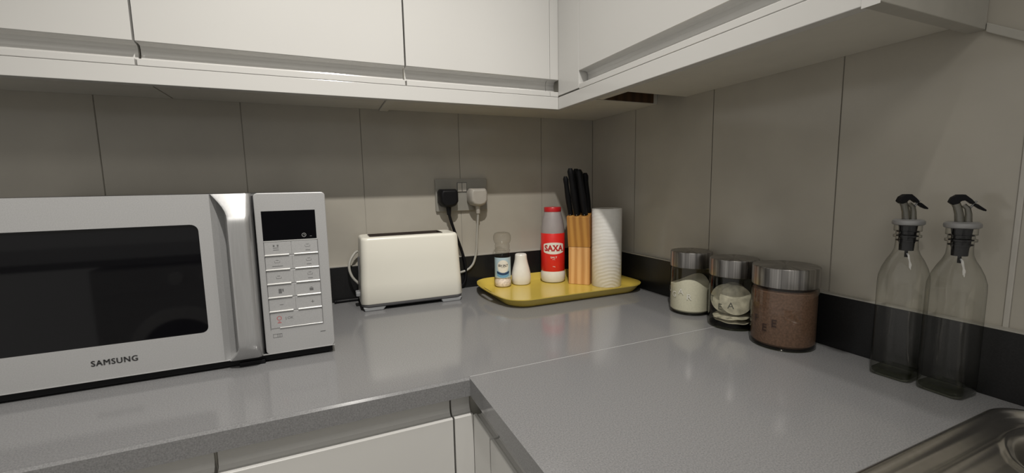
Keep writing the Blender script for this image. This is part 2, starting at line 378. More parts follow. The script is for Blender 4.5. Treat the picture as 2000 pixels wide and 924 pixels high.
# front nose left of the inner corner
box(bm, -1.95, PX, PY, JY - 0.0002, -0.027, 0)
for e in bm.edges:
    if all(abs(v.co.y - PY) < 1e-6 and abs(v.co.z) < 1e-6 for v in e.verts): edge_ = e
bmesh.ops.bevel(bm, geom=[edge_], offset=0.0028, segments=1, affect='EDGES')
link('worktop_nose', bm, M['quartz'], wt)
wt2 = thing('worktop', 'mottled grey stone worktop along the right wall holding the sink', 'worktop', (0, 0, 0))
bm = bmesh.new()
for q in ((PX, -0.0005, -0.925, JY - 0.0012), (PX, -0.515, -1.9, -0.925), (-0.0285, -0.0005, -1.9, -0.925), (-0.515, -0.0285, -1.9, -1.5)):
    box(bm, q[0], q[1], q[2], q[3], -0.027, 0)
for sx, xc in ((1, -0.0285), (-1, -0.515)):      # rounded corners of the sink cut-out
    r_ = 0.043; cx_, cy_ = xc - sx * r_, -0.925 - r_
    pts = [(xc, -0.925)] + [(cx_ + sx * r_ * math.cos(a * PI / 20), cy_ + r_ * math.sin(a * PI / 20)) for a in range(0, 11)]
    prism(bm, pts, 'z', -0.027, 0.0)
link('worktop_slab', bm, M['quartz'], wt2)
link('joint_line', B(PX + 0.002, -0.012, JY - 0.0012, JY - 0.00005, -0.026, 0.00015), M['joint'], wt2)
u1 = thing('upstand', 'black stone upstand behind the microwave and toaster', 'upstand', (0, 0, 0))
link('upstand_strip', B(-1.95, -0.0125, -0.012, -0.0004, 0.0001, 0.0875), M['quartz_dark'], u1, bevel=0.001)
u2 = thing('upstand', 'black stone upstand behind the storage jars and glass bottles', 'upstand', (0, 0, 0))
link('upstand_strip', B(-0.012, -0.0004, -1.9, -0.0005, 0.0001, 0.0885), M['quartz_dark'], u2, bevel=0.001)

# ------------------------------------------------------------------ wall units
FY, FX = -0.1911, -0.231
ZB, ZC = 0.4735, 1.19
def scoop_profile():
    """(outward, z) of a handleless door whose lower edge is scooped"""
    p = [(0, ZC - 0.002), (0, 0.5335), (-0.0012, 0.5325), (-0.016, 0.5325), (-0.0215, 0.5305), (-0.0235, 0.525), (-0.0235, 0.516), (-0.0215, 0.509), (-0.015, 0.5052), (-0.006, 0.5045), (-0.0012, 0.5045), (0, 0.5035), (0, 0.4935), (-0.0010, 0.4926), (-0.0265, 0.4926), (-0.0265, ZC - 0.002)]
    return p
def scoop_door_x(x0, x1, parent, name='door'):
    bm = bmesh.new(); prism(bm, [(FY - o, z) for o, z in scoop_profile()], 'x', x0, x1)
    return link(name, bm, M['gloss'], parent)
def scoop_door_y(y0, y1, parent, name='door'):
    bm = bmesh.new(); prism(bm, [(FX - o, z) for o, z in scoop_profile()], 'y', y0, y1)
    return link(name, bm, M['gloss'], parent)
cb = FY + 0.0275
def wall_unit(label, x0, x1, dx0, dx1):
    t = thing('wall_cabinet', label, 'wall cabinet', (0, 0, 0), group='white wall cabinets above the back worktop')
    link('carcass', B(x0, x1, cb, -0.0008, ZB, ZC), M['carcass'], t)
    scoop_door_x(dx0, dx1, t)
    return t
g = 0.0018
wall_unit('glossy white handleless wall cabinet cut off by the left edge of the photo', -1.66, -1.0505, -1.66, -1.0493 - g)
wall_unit('wide glossy white wall cabinet above the microwave control panel and toaster', -1.0475, -0.634, -1.0493 + g, -0.5990 - g)
tc_ = wall_unit('glossy white wall cabinet in the corner above the socket and yellow tray', -0.6105, -0.0008, -0.5990 + g, -0.2545)
# corner unit: lower side rail seen under it, rear part into the corner, filler post
link('side_panel', B(-0.6325, -0.6120, cb, -0.0008, ZB - 0.0035, ZC), M['carcass'], tc_)
link('corner_carcass', B(-0.2040, -0.0008, -0.2792, cb - 0.0002, ZB, ZC), M['carcass'], tc_)
scoop_door_x(-0.2535, FX + 0.0002, tc_, 'corner_post')
link('raw_board', B(-0.1640, -0.0150, -0.2830, -0.2794, ZB + 0.001, 0.60), M['brown'], tc_)
tr_ = thing('wall_cabinet', 'glossy white wall cabinet on the right wall above the jars', 'wall cabinet', (0, 0, 0))
link('filler_panel', B(FX, FX + 0.0265, -0.2830, FY - 0.0005, 0.4955, ZC - 0.002), M['gloss'], tr_, bevel=0.0006)
link('carcass', B(FX + 0.0275, -0.0008, -0.8425, -0.3725, ZB, ZC), M['carcass'], tr_)
link('bridging_rail', B(FX + 0.0275, -0.1650, -0.3723, -0.2838, ZB, ZC), M['carcass'], tr_)
link('light_stop_board', B(-0.1648, -0.0008, -0.3723, -0.2838, 0.62, 0.64), M['carcass'], tr_)  # board added to stop ceiling light leaking down into the gap
scoop_door_y(-0.8400, -0.2848, tr_)
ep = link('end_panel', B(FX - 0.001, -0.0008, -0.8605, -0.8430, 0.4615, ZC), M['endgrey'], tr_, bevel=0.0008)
link('end_panel_edging', B(FX - 0.0018, FX - 0.0011, -0.8605, -0.8430, 0.4600, ZC), M['gloss'], tr_)
# light pelmets
zp0, zp1 = 0.4629, 0.4922
p1 = thing('pelmet', 'glossy white pelmet strip under the wall cabinets of the back wall', 'pelmet', (0, 0, 0))
bm = bmesh.new(); prism(bm, [(-1.66, FY), (FX, FY), (FX + 0.018, FY + 0.018), (-1.66, FY + 0.018)], 'z', zp0, zp1)
link('pelmet_strip', bm, M['gloss'], p1, bevel=0.0009, seg=3)
link('screw_hole', lathe(bmesh.new(), [(0, 0), (0.0016, 0)], 12, -0.965, FY + 0.009), M['black'], p1).location.z = zp0 - 0.0001
p2 = thing('pelmet', 'glossy white pelmet strip under the wall cabinet of the right wall', 'pelmet', (0, 0, 0))
bm = bmesh.new(); prism(bm, [(FX + 0.0004, FY - 0.0004), (FX + 0.0184, FY + 0.0176), (FX + 0.0184, -0.8425), (FX, -0.8425)], 'z', zp0, zp1)
link('pelmet_strip', bm, M['gloss'], p2, bevel=0.0009, seg=3)

# ------------------------------------------------------------------ base units
BY, BX = -0.555, -0.590
def base_profile():
    """(outward, z): scooped upper edge of a base door"""
    return [(0, -0.775), (0, -0.0605), (-0.0010, -0.0594), (-0.0045, -0.0592), (-0.0075, -0.0610), (-0.0120, -0.0608), (-0.0160, -0.0570), (-0.0178, -0.0500), (-0.0178, -0.0290), (-0.0220, -0.0290), (-0.0220, -0.775)]
def base_door_x(x0, x1, parent, name='door'):
    bm = bmesh.new(); prism(bm, [(BY - o, z) for o, z in base_profile()], 'x', x0, x1); return link(name, bm, M['gloss'], parent)
def base_door_y(y0, y1, parent, name='door'):
    bm = bmesh.new(); prism(bm, [(BX - o, z) for o, z in base_profile()], 'y', y0, y1); return link(name, bm, M['gloss'], parent)
def base_unit(label, x0, x1):
    t = thing('base_cabinet', label, 'base cabinet', (0, 0, 0), group='white base cabinets under the back worktop')
    link('carcass', B(x0, x1, BY + 0.0225, -0.015, -0.76, -0.0275), M['carcass'], t)
    link('plinth', B(x0, x1, BY + 0.05, BY + 0.066, -ZW, -0.765), M['gloss'], t)
    base_door_x(x0 + g, x1 - g, t); return t
base_unit('glossy white base cabinet under the left half of the microwave', -1.50, -0.9155)
bu = base_unit('wide glossy white base cabinet under the worktop beside the inner corner', -0.9150, -0.6195)
cpost = thing('corner_post', 'narrow glossy white corner post between the base cabinets', 'corner post', (0, 0, 0))
base_door_x(-0.6185, BX - 0.0004, cpost, 'post_panel')
link('post_backing', B(-0.6185, BX + 0.0215, BY + 0.0225, BY + 0.06, -0.76, -0.0275), M['carcass'], cpost)
def base_unit_y(label, y0, y1):
    t = thing('base_cabinet', label, 'base cabinet', (0, 0, 0), group='white base cabinets under the right worktop')
    link('carcass', B(BX + 0.0225, -0.015, y0, y1, -0.76, -0.0275 if y1 > -0.9 else -0.20), M['carcass'], t)
    link('plinth', B(BX + 0.05, BX + 0.066, y0, y1, -ZW, -0.765), M['gloss'], t)
    base_door_y(y0 + g, y1 - g, t); return t
base_unit_y('narrow glossy white filler cabinet beside the corner post', -0.625, -0.5540)
base_unit_y('glossy white base cabinet second from the corner under the right worktop', -0.71, -0.6255)
base_unit_y('glossy white base cabinet nearest the camera under the right worktop', -0.915, -0.7105)

# ------------------------------------------------------------------ sink
def sink():
    t = thing('sink', 'brushed stainless steel sink with a round bowl in the right worktop', 'sink', (0, 0, 0))
    x0, x1, y0, y1 = -0.535, -0.026, -1.52, -0.9185
    cx_, cy_, R_ = -0.105, -1.030, 0.074
    def h(x, y):
        d = min(x - x0, x1 - x, y1 - y, y - y0)
        rc = 0.048
        ax = max(0, rc - min(x - x0, x1 - x)); ay = max(0, rc - min(y1 - y, y - y0))
        if ax > 0 and ay > 0: d = rc - math.hypot(ax, ay)
        d = max(d, 0)
        z = 0.0012 + 0.0062 * math.sin(min(d / 0.016, 1) * PI) ** 0.8 if d < 0.016 else 0.0012
        if d > 0.016:
            z -= 0.0035 * min(1, (d - 0.016) / 0.008)
            q = d - 0.034
            if abs(q) < 0.006: z += 0.0022 * math.cos(q / 0.006 * PI / 2)
            if q > 0: z -= 0.005 * min(1, q / 0.014)
        rr = math.hypot(x - cx_, y - cy_)
        if rr < R_ + 0.012:
            if rr > R_: z += 0.0026 * math.sin((R_ + 0.012 - rr) / 0.012 * PI) ** 2
            else: z -= 0.10 * (1 - (1 - min(1, (R_ - rr) / 0.030)) ** 2) * min(1, (R_ - rr) / 0.010) ** 0.5
        # main bowl nearer the front of the cabinet
        bx, by = abs(x + 0.315), abs(y + 1.24)
        q = max(bx - 0.15, by - 0.18)
        if q < 0: z -= 0.15 * min(1, -q / 0.03) ** 0.7
        return z
    nx, ny = 300, 300; bm = bmesh.new(); V = []
    for j in range(ny + 1):
        tj = (j / ny) ** 1.35
        V.append([bm.verts.new((x0 + (x1 - x0) * i / nx, y1 - (y1 - y0) * tj, h(x0 + (x1 - x0) * i / nx, y1 - (y1 - y0) * tj))) for i in range(nx + 1)])
    for j in range(ny):
        for i in range(nx): bm.faces.new((V[j][i], V[j][i + 1], V[j + 1][i + 1], V[j + 1][i]))
    kill = []
    for v in bm.verts:
        ax = max(0, 0.048 - min(v.co.x - x0, x1 - v.co.x)); ay = max(0, 0.048 - min(y1 - v.co.y, v.co.y - y0))
        if ax > 0 and ay > 0 and math.hypot(ax, ay) > 0.0485: kill.append(v)
    bmesh.ops.delete(bm, geom=kill, context='VERTS')
    o = link('basin', bm, M['sink'], t, smooth=False)
    for p in o.data.polygons: p.use_smooth = True
    wst = bmesh.new(); lathe(wst, [(0, -0.098), (0.018, -0.098), (0.022, -0.0955), (0.026, -0.0975), (0.026, -0.0985), (0, -0.0985)], 40, cx_, cy_)
    link('waste_strainer', wst, M['steel'], t, smooth=True)
sink()

# ------------------------------------------------------------------ microwave
def microwave():
    t = thing('microwave', 'silver microwave oven with black window and keypad on the back worktop', 'microwave', (-1.02, -0.362, 0))
    x0, x1 = -0.245, 0.2480; zb, zt = 0.0140, 0.2745      # local x; y 0 = front face, + into depth
    dxr = 0.1425                                          # door right edge
    link('casing', B(x0 + 0.004, x1 - 0.004, 0.020, 0.325, zb + 0.001, zt), M['case'], t, bevel=0.004)
    # door slab with window opening
    wx1, wz0, wz1 = 0.0715, 0.0630, 0.2300; wx0 = -0.185
    bm = bmesh.new()
    out = [(x0, zb), (0.0885, zb), (0.0885, zt), (x0, zt)]
    R_ = 0.010
    inn = [(x, z) for x, z in rrect(wx1 - wx0, wz1 - wz0, R_, 5, (wx0 + wx1) / 2, (wz0 + wz1) / 2)]
    # ring between outline and opening
    def ringpt(p):
        cx_, cz_ = (wx0 + wx1) / 2, (wz0 + wz1) / 2; dx, dz = p[0] - cx_, p[1] - cz_
        sx = (out[1][0] - cx_ if dx > 0 else cx_ - x0) / max(abs(dx), 1e-6); sz = (zt - cz_ if dz > 0 else cz_ - zb) / max(abs(dz), 1e-6)
        s = min(sx, sz); return (cx_ + dx * s, cz_ + dz * s)
    cx_, cz_ = (wx0 + wx1) / 2, (wz0 + wz1) / 2
    A_ = [bm.verts.new((p[0], 0, p[1])) for p in inn]; O_ = [bm.verts.new((ringpt(p)[0], 0, ringpt(p)[1])) for p in inn]
    n = len(inn)
    A2 = [bm.verts.new((p[0], 0.003, p[1])) for p in inn]; O2 = [bm.verts.new((v.co.x, 0.020, v.co.z)) for v in O_]
    corners = {(1, 1): (0.0885, zt), (-1, 1): (x0, zt), (-1, -1): (x0, zb), (1, -1): (0.0885, zb)}
    for i in range(n):
        k = (i + 1) % n
        bm.faces.new((A_[i], A_[k], O_[k], O_[i])); bm.faces.new((A_[i], A2[i], A2[k], A_[k]))
        a, b = O_[i].co, O_[k].co
        if abs(a.x - b.x) > 1e-5 and abs(a.z - b.z) > 1e-5:      # the outer edge turns a corner here
            c = min(corners.values(), key=lambda q: (q[0] - (a.x + b.x) / 2) ** 2 + (q[1] - (a.z + b.z) / 2) ** 2)
            v = bm.verts.new((c[0], 0, c[1])); v2 = bm.verts.new((c[0], 0.020, c[1]))
            bm.faces.new((O_[i], O_[k], v)); bm.faces.new((O_[i], v, v2, O2[i])); bm.faces.new((v, O_[k], O2[k], v2))
        else: bm.faces.new((O_[i], O_[k], O2[k], O2[i]))
    bm.faces.new(O2)
    link('door_frame', bm, M['silver'], t)
    bm = bmesh.new(); bm.faces.new([bm.verts.new((p[0], 0.0028, p[1])) for p in inn])
    link('window_glass', bm, M['blackgloss'], t)
    # finger recess: the door front falls back towards the handle
    bm = bmesh.new(); loops = []
    prof = [(0.0885, 0.0, ), (0.0960, 0.0045), (0.1040, 0.0115), (0.1200, 0.0170), (0.1395, 0.0175), (0.1395, 0.020), (0.0885, 0.020)]
    prism(bm, prof, 'z', zb, zt)
    link('finger_recess', bm, M['silver_shade'], t)
    # bow handle: wide at both ends, narrower between, front arched
    bm = bmesh.new(); hx1 = 0.1440; N = 40; loops = []
    def fy(s):   # front depth (towards room)
        z = zb + (zt - zb) * s; top = zt - z; bot = z - zb
        if top < 0.040: return -0.0040 - 0.0210 * (top / 0.040)
        if bot < 0.034: return -0.0060 - 0.0190 * math.sin(bot / 0.034 * PI / 2)
        return -0.0250
    def lx(s):   # left edge
        z = zb + (zt - zb) * s; top = zt - z; bot = z - zb
        a = 0.1115; e = 0.0895
        if top < 0.040: return e + (a - e) * math.sin(top / 0.040 * PI / 2)
        if bot < 0.026: return e + 0.006 + (a - e - 0.006) * math.sin(bot / 0.026 * PI / 2)
        return a
    ss = [i / N for i in range(N + 1)]
    for s in ss:
        z = zb + (zt - zb) * s; y = fy(s); l = lx(s)
        loops.append([(l, 0.012, z), (l, y + 0.004, z), (l + 0.0015, y + 0.0008, z), (l + 0.005, y, z), (hx1 - 0.0095, y, z), (hx1 - 0.0050, y + 0.0022, z), (hx1 - 0.0025, y + 0.0070, z), (hx1 - 0.0025, 0.012, z)])
    loft(bm, loops)
    link('door_handle', bm, M['handle_metal'], t, smooth=True, wn=True)
    # control panel
    px0, px1 = 0.1455, x1
    bm = bmesh.new(); prism(bm, rrect(px1 - px0, zt - zb, 0.006, 5, (px0 + px1) / 2, (zb + zt) / 2), 'y', 0.0, 0.020)
    cp = link('control_panel', bm, M['silver'], t, bevel=0.0012)
    link('display_window', B(0.1545, 0.2315, -0.0006, 0.001, 0.1990, 0.2460), M['display'], t, bevel=0.0003)
    bm = bmesh.new(); lathe(bm, [(0.0026, 0), (0.0033, 0)], 20)
    for v in bm.verts: v.co = Vector((v.co.x + 0.2130, -0.0008, v.co.y + 0.2055))
    box(bm, 0.2127, 0.2133, -0.00085, -0.0007, 0.2055, 0.2073); box(bm, 0.2127, 0.2143, -0.00085, -0.0007, 0.2050, 0.2056)
    box(bm, 0.2215, 0.2245, -0.00085, -0.0007, 0.2030, 0.2034)
    ck = link('clock_symbol', bm, M['ink_faint'], t)
    # keypad: rows of keys with bright lower lips and a printed symbol each
    rows = [0.1970, 0.1743, 0.1506, 0.1276, 0.1054, 0.0825, 0.0550]
    cols = ((0.1550, 0.1893), (0.1967, 0.2320))
    def sq(bm, x, z, w, h): box(bm, x - w / 2, x + w / 2, -0.00100, -0.00085, z - h / 2, z + h / 2)
    def pot(bm, x, z):       # small pot with steam and a word line
        prism(bm, [(x - 0.0040, z + 0.0008), (x - 0.0036, z + 0.0008), (x - 0.0033, z - 0.0016), (x + 0.0033, z - 0.0016), (x + 0.0036, z + 0.0008), (x + 0.0040, z + 0.0008), (x + 0.0036, z - 0.0020), (x - 0.0036, z - 0.0020)], 'y', -0.00100, -0.00085)
        sq(bm, x, z + 0.0022, 0.0040, 0.0006)
    def word(bm, s_, x, z, size=0.0034): put_text(bm, s_, size, lambda u, v: (x + u, -0.00095, z + v), 0.0)
    def symbol(r, c, bm):
        x = (0.1712, 0.2170)[c] + r * 0.0004; z = (rows[r] + rows[r + 1]) / 2
        if (r, c) == (0, 0):
            for dx in (-0.0028, 0.0028): sq(bm, x + dx, z + 0.0048, 0.0024, 0.0030)
            sq(bm, x, z + 0.0012, 0.0080, 0.0007); sq(bm, x, z - 0.0020, 0.0080, 0.0007)
        elif (r, c) == (3, 0): sq(bm, x, z, 0.0045, 0.0075); sq(bm, x + 0.0040, z + 0.0012, 0.0018, 0.0045)
        elif (r, c) == (3, 1): sq(bm, x, z - 0.0015, 0.0056, 0.0045); sq(bm, x, z + 0.0022, 0.0030, 0.0006)
        elif (r, c) == (4, 0): sq(bm, x, z, 0.0055, 0.0007)
        elif (r, c) == (4, 1): sq(bm, x, z, 0.0050, 0.0007); sq(bm, x, z, 0.0007, 0.0050)
        elif (r, c) == (2, 0): pot(bm, x, z)
        else: pot(bm, x, z + 0.0025); sq(bm, x, z - 0.0050, 0.0150 if (r, c) == (1, 0) else 0.0070, 0.0008)
    for r in range(6):
        zt_, zb_ = rows[r], rows[r + 1]
        if r < 5:
            for c, (a, b) in enumerate(((0.1552, 0.1932), (0.1936, 0.2318))):
                k = link('key', B(a, b, -0.0008, 0.001, zb_ + 0.0010, zt_ - 0.0006), M['silver'], t, bevel=0.0003)
                l0, l1 = cols[c]
                bm = bmesh.new(); prism(bm, [(-0.0008, zb_ + 0.0024), (-0.0026, zb_ + 0.0013), (-0.0024, zb_ + 0.0004), (-0.0008, zb_ + 0.0002)], 'x', l0, l1)
                link('key_lip', bm, M['keylight'], k)
                bm = bmesh.new(); symbol(r, c, bm); link('key_symbol', bm, M['ink_grey'], k)
        else:
            k = link('start_key', B(0.1555, 0.2316, -0.0008, 0.001, zb_ + 0.0010, zt_ - 0.0006), M['silver'], t, bevel=0.0003)
            bm = bmesh.new(); prism(bm, [(-0.0008, zb_ + 0.0016), (-0.0018, zb_ + 0.0010), (-0.0008, zb_ + 0.0002)], 'x', 0.168, 0.2316)
            link('key_lip', bm, M['keylight'], k)
            bm = bmesh.new(); sq(bm, 0.1775, 0.0705, 0.0006, 0.0055); word(bm, 'OK', 0.1840, 0.0708, 0.0060); link('key_symbol', bm, M['ink_grey'], k)
            bm = bmesh.new(); lathe(bm, [(0.0026, 0), (0.0036, 0)], 20)
            for v in bm.verts: v.co = Vector((v.co.x + 0.1678, -0.00095, v.co.y + 0.0720))
            box(bm, 0.1650, 0.1706, -0.0010, -0.0008, 0.0640, 0.0652); box(bm, 0.1665, 0.1691, -0.0010, -0.0008, 0.0660, 0.0668)
            link('stop_symbol', bm, M['ink_red'], k)
    for a in (0.1544, 0.2321): link('keypad_edge_line', B(a, a + 0.0005, -0.0009, 0.0, 0.054, 0.198), M['ink_grey'], t)
    link('display_lip', B(0.1548, 0.2320, -0.0014, 0.0, 0.1974, 0.1984), M['keylight'], t)
    bm = bmesh.new()
    for a, b, c, d in ((0.1570, 0.1700, 0.0458, 0.0463), (0.1570, 0.1700, 0.0402, 0.0407), (0.1570, 0.1575, 0.0402, 0.0463), (0.1632, 0.1637, 0.0402, 0.0463), (0.1695, 0.1700, 0.0402, 0.0463), (0.1655, 0.1660, 0.0403, 0.0462), (0.1672, 0.1677, 0.0403, 0.0462)):
        box(bm, a, b, -0.0002, 0.0002, c, d)
    link('rating_mark', bm, M['ink_grey'], t)
    link('model_mark', B(0.2270, 0.2350, -0.0002, 0.0002, 0.0400, 0.0412), M['ink_grey'], t)
    bm = bmesh.new()
    for q in range(-2, 3): put_text(bm, 'SAMSUNG', 0.0115, lambda u, v: (-0.0435 + u + q * 0.00022, -0.0004 - 0.00002 * abs(q), 0.0388 + v), 0.0, 0.92, sp=1.14)
    link('brand_lettering', bm, M['ink'], t)
    link('lower_lip', B(x0, x1, -0.0008, 0.003, zb - 0.0004, zb + 0.0006), M['silver'], t)
    # underside, set low and black to deepen the shadow beneath, and feet
    link('underside', B(x0 + 0.004, x1 - 0.004, 0.004, 0.320, 0.0035, zb), M['black'], t)
    for fx, fy_ in ((0.125, 0.012), (-0.215, 0.012), (0.205, 0.28), (-0.215, 0.28)):
        link('foot', B(fx - 0.018, fx + 0.018, fy_ - 0.012, fy_ + 0.012, 0.0, 0.0070), M['black'], t, bevel=0.001)
microwave()

# ------------------------------------------------------------------ toaster
def toaster():
    t = thing('toaster', 'cream plastic toaster on the back worktop beside the microwave', 'toaster', (-0.5905, -0.0800, 0), math.radians(-0.4))
    W0, W1, D0, D1, zb, zt = 0.240, 0.226, 0.112, 0.100, 0.0160, 0.1680
    loops = []
    n = 12
    prof = [(0.0, -0.0015), (0.0005, 0.0)]
    for s, ins in ((0, 0.0012), (0.015, 0), (0.3, 0), (0.6, 0), (0.953, 0.0)):
        w = W0 + (W1 - W0) * s; d = D0 + (D1 - D0) * s; z = zb + (zt - zb) * s
        loops.append([(x, y, z) for x, y in rrect(w - 2 * ins, d - 2 * ins, 0.016, n)])
    for k in range(1, 9):
        a = k / 8 * PI / 2; ins = 0.006 * (1 - math.cos(a)); z = zt - 0.0070 + 0.0070 * math.sin(a) * (1 if True else 0)
        loops.append([(x, y, z) for x, y in rrect(W1 - 2 * ins, D1 - 2 * ins, 0.016 - ins * 0.5, n)])
    bm = bmesh.new(); loft(bm, loops, True, False)
    # top face with an opening
    top = loops[-1]; opn = [(x, y, zt) for x, y in rrect(0.172, 0.058, 0.004, n, -0.006, 0.002)]
    bmesh.ops.remove_doubles(bm, verts=bm.verts[:], dist=1e-7)
    A_ = [bm.verts.new(p) for p in top]; B_ = [bm.verts.new(p) for p in opn]; D_ = [bm.verts.new((p[0], p[1], zt - 0.006)) for p in opn]; m_ = len(A_)
    for i in range(m_):
        k = (i + 1) % m_; bm.faces.new((A_[i], A_[k], B_[k], B_[i])); bm.faces.new((B_[i], B_[k], D_[k], D_[i]))
    bmesh.ops.remove_doubles(bm, verts=bm.verts[:], dist=1e-6)
    link('shell', bm, M['cream'], t, smooth=True)
    bm = bmesh.new(); pl = rrect(0.172, 0.058, 0.004, n, -0.006, 0.002)
    prism(bm, pl, 'z', zt - 0.030, zt - 0.0045)
    tp = link('bread_slot_surround', bm, M['slot'], t)
    for yy in (-0.014, 0.018):
        link('bread_slot', B(-0.078, 0.066, yy - 0.010, yy + 0.010, zt - 0.0050, zt - 0.0040), M['black'], tp)
    # rim of dark metal that stands a little proud at the back
    bm = bmesh.new(); loft(bm, [[(x, y, z) for x, y in rrect(0.172 + e, 0.058 + e, 0.004, n, -0.006, 0.002)] for z, e in ((zt - 0.004, 0.0), (zt + 0.0012, 0.0), (zt + 0.0012, -0.003), (zt - 0.004, -0.003))], False, False)
    link('slot_rim', bm, M['slot'], t)
    # base
    bm = bmesh.new(); loft(bm, [[(x, y, z) for x, y in rrect(W0 - i2, D0 - i2, 0.016, n)] for z, i2 in ((0.0075, 0.012), (0.0110, 0.004), (0.0160, 0.003))])
    link('base', bm, M['greybase'], t, smooth=True)
    for sx in (-1, 1):
        for sy in (-1, 1):
            bm = bmesh.new()
            cx_ = sx * 0.090; 
            prism(bm, [(cx_ - 0.022, 0.0), (cx_ + 0.018 if sx < 0 else cx_ + 0.022, 0.0), (cx_ + 0.026, 0.0095), (cx_ - 0.026, 0.0095)], 'y', sy * 0.040 - 0.012, sy * 0.040 + 0.012)
            link('foot', bm, M['greyfoot'], t, bevel=0.002)
    # browning lever at the left end
    link('lever', B(-0.1275, -0.1165, -0.014, 0.014, 0.028, 0.038), M['greyfoot'], t, bevel=0.002)
    link('lever_slot', B(-0.1190, -0.1150, -0.003, 0.003, 0.036, 0.120), M['greybase'], t)
toaster()

# ------------------------------------------------------------------ socket, plugs, cords
def socket():
    t = thing('wall_socket', 'double steel wall socket with two switches on the back wall', 'wall socket', (-0.4277, 0, 0.2573))
    bm = bmesh.new(); prism(bm, rrect(0.1455, 0.0865, 0.003, 4), 'y', -0.0085, -0.0001)
    link('face_plate', bm, M['steelplate'], t, bevel=0.001)
    for sx in (-0.0065, 0.0065):
        s = link('rocker_switch', B(sx - 0.0060, sx + 0.0060, -0.0118, -0.0085, 0.0085, 0.0320), M['switchpl'], t, bevel=0.0012)
    link('switch_surround', B(-0.0140, 0.0140, -0.0090, -0.0084, 0.0070, 0.0335), M['ink_grey'], t)
    for sx in (-1, 1):
        link('screw', lathe(bmesh.new(), [(0, -0.0092), (0.0028, -0.0092), (0.0030, -0.0085)], 16).copy() if False else (lambda b: (lathe(b, [(0, 0.0008), (0.0028, 0.0008), (0.003, 0.0)], 16), [setattr(v, 'co', Vector((v.co.x + sx * 0.0605, -0.0085 - v.co.z, v.co.y + 0.0))) for v in b.verts], b)[2])(bmesh.new()), M['steel'], t)
socket()
def plug(label, x, z, m, cordm, path, r):
    t = thing('power_plug', label, 'plug', (x, 0, z), group='plugs in the double wall socket')
    # plug body: squarish with cropped lower shoulders, tapering away from the wall
    o = [(-0.021, 0.022), (0.021, 0.022), (0.0255, 0.014), (0.0255, -0.012), (0.018, -0.0225), (0.006, -0.0265), (-0.006, -0.0265), (-0.018, -0.0225), (-0.0255, -0.012), (-0.0255, 0.014)]
    bm = bmesh.new(); loft(bm, [[(p[0] * s, y, p[1] * s) for p in o] for y, s in ((-0.0088, 1.0), (-0.028, 1.0), (-0.040, 0.90), (-0.044, 0.76))])
    link('plug_body', bm, m, t, smooth=True, bevel=0.002, seg=3)
    bm = bmesh.new(); tube(bm, [(0, -0.026, -0.020), (0, -0.026, -0.030), (0.0005, -0.0255, -0.046)], [0.0078, 0.0066, 0.0052], 16)
    link('strain_relief', bm, m, t, smooth=True)
    bm = bmesh.new(); tube(bm, smoothpath([(p[0] - x, p[1], p[2] - z) for p in path], 8), r, 12)
    link('cord', bm, cordm, t, smooth=True)
plug('black three pin plug in the left socket outlet', -0.4712, 0.2515, M['black'], M['black'],
     [(-0.4705, -0.0255, 0.208), (-0.4660, -0.024, 0.190), (-0.4525, -0.020, 0.150), (-0.4380, -0.0165, 0.110), (-0.4285, -0.0165, 0.072), (-0.4265, -0.0165, 0.040), (-0.434, -0.0180, 0.014), (-0.455, -0.0168, 0.005), (-0.52, -0.0168, 0.0045), (-0.62, -0.0168, 0.0045), (-0.74, -0.020, 0.0045), (-0.765, -0.024, 0.0045)], 0.0040)
plug('white three pin plug in the right socket outlet', -0.3895, 0.2520, M['whitepl'], M['cordgrey'],
     [(-0.3890, -0.0255, 0.208), (-0.3900, -0.022, 0.180), (-0.3915, -0.0195, 0.150), (-0.3935, -0.0175, 0.110), (-0.3980, -0.0175, 0.085), (-0.4080, -0.0170, 0.062), (-0.4300, -0.0165, 0.048), (-0.4700, -0.0160, 0.046), (-0.56, -0.0155, 0.060), (-0.66, -0.0160, 0.105), (-0.700, -0.018, 0.125), (-0.7190, -0.026, 0.112), (-0.7270, -0.034, 0.090), (-0.7215, -0.040, 0.066), (-0.7050, -0.045, 0.046)], 0.0032)

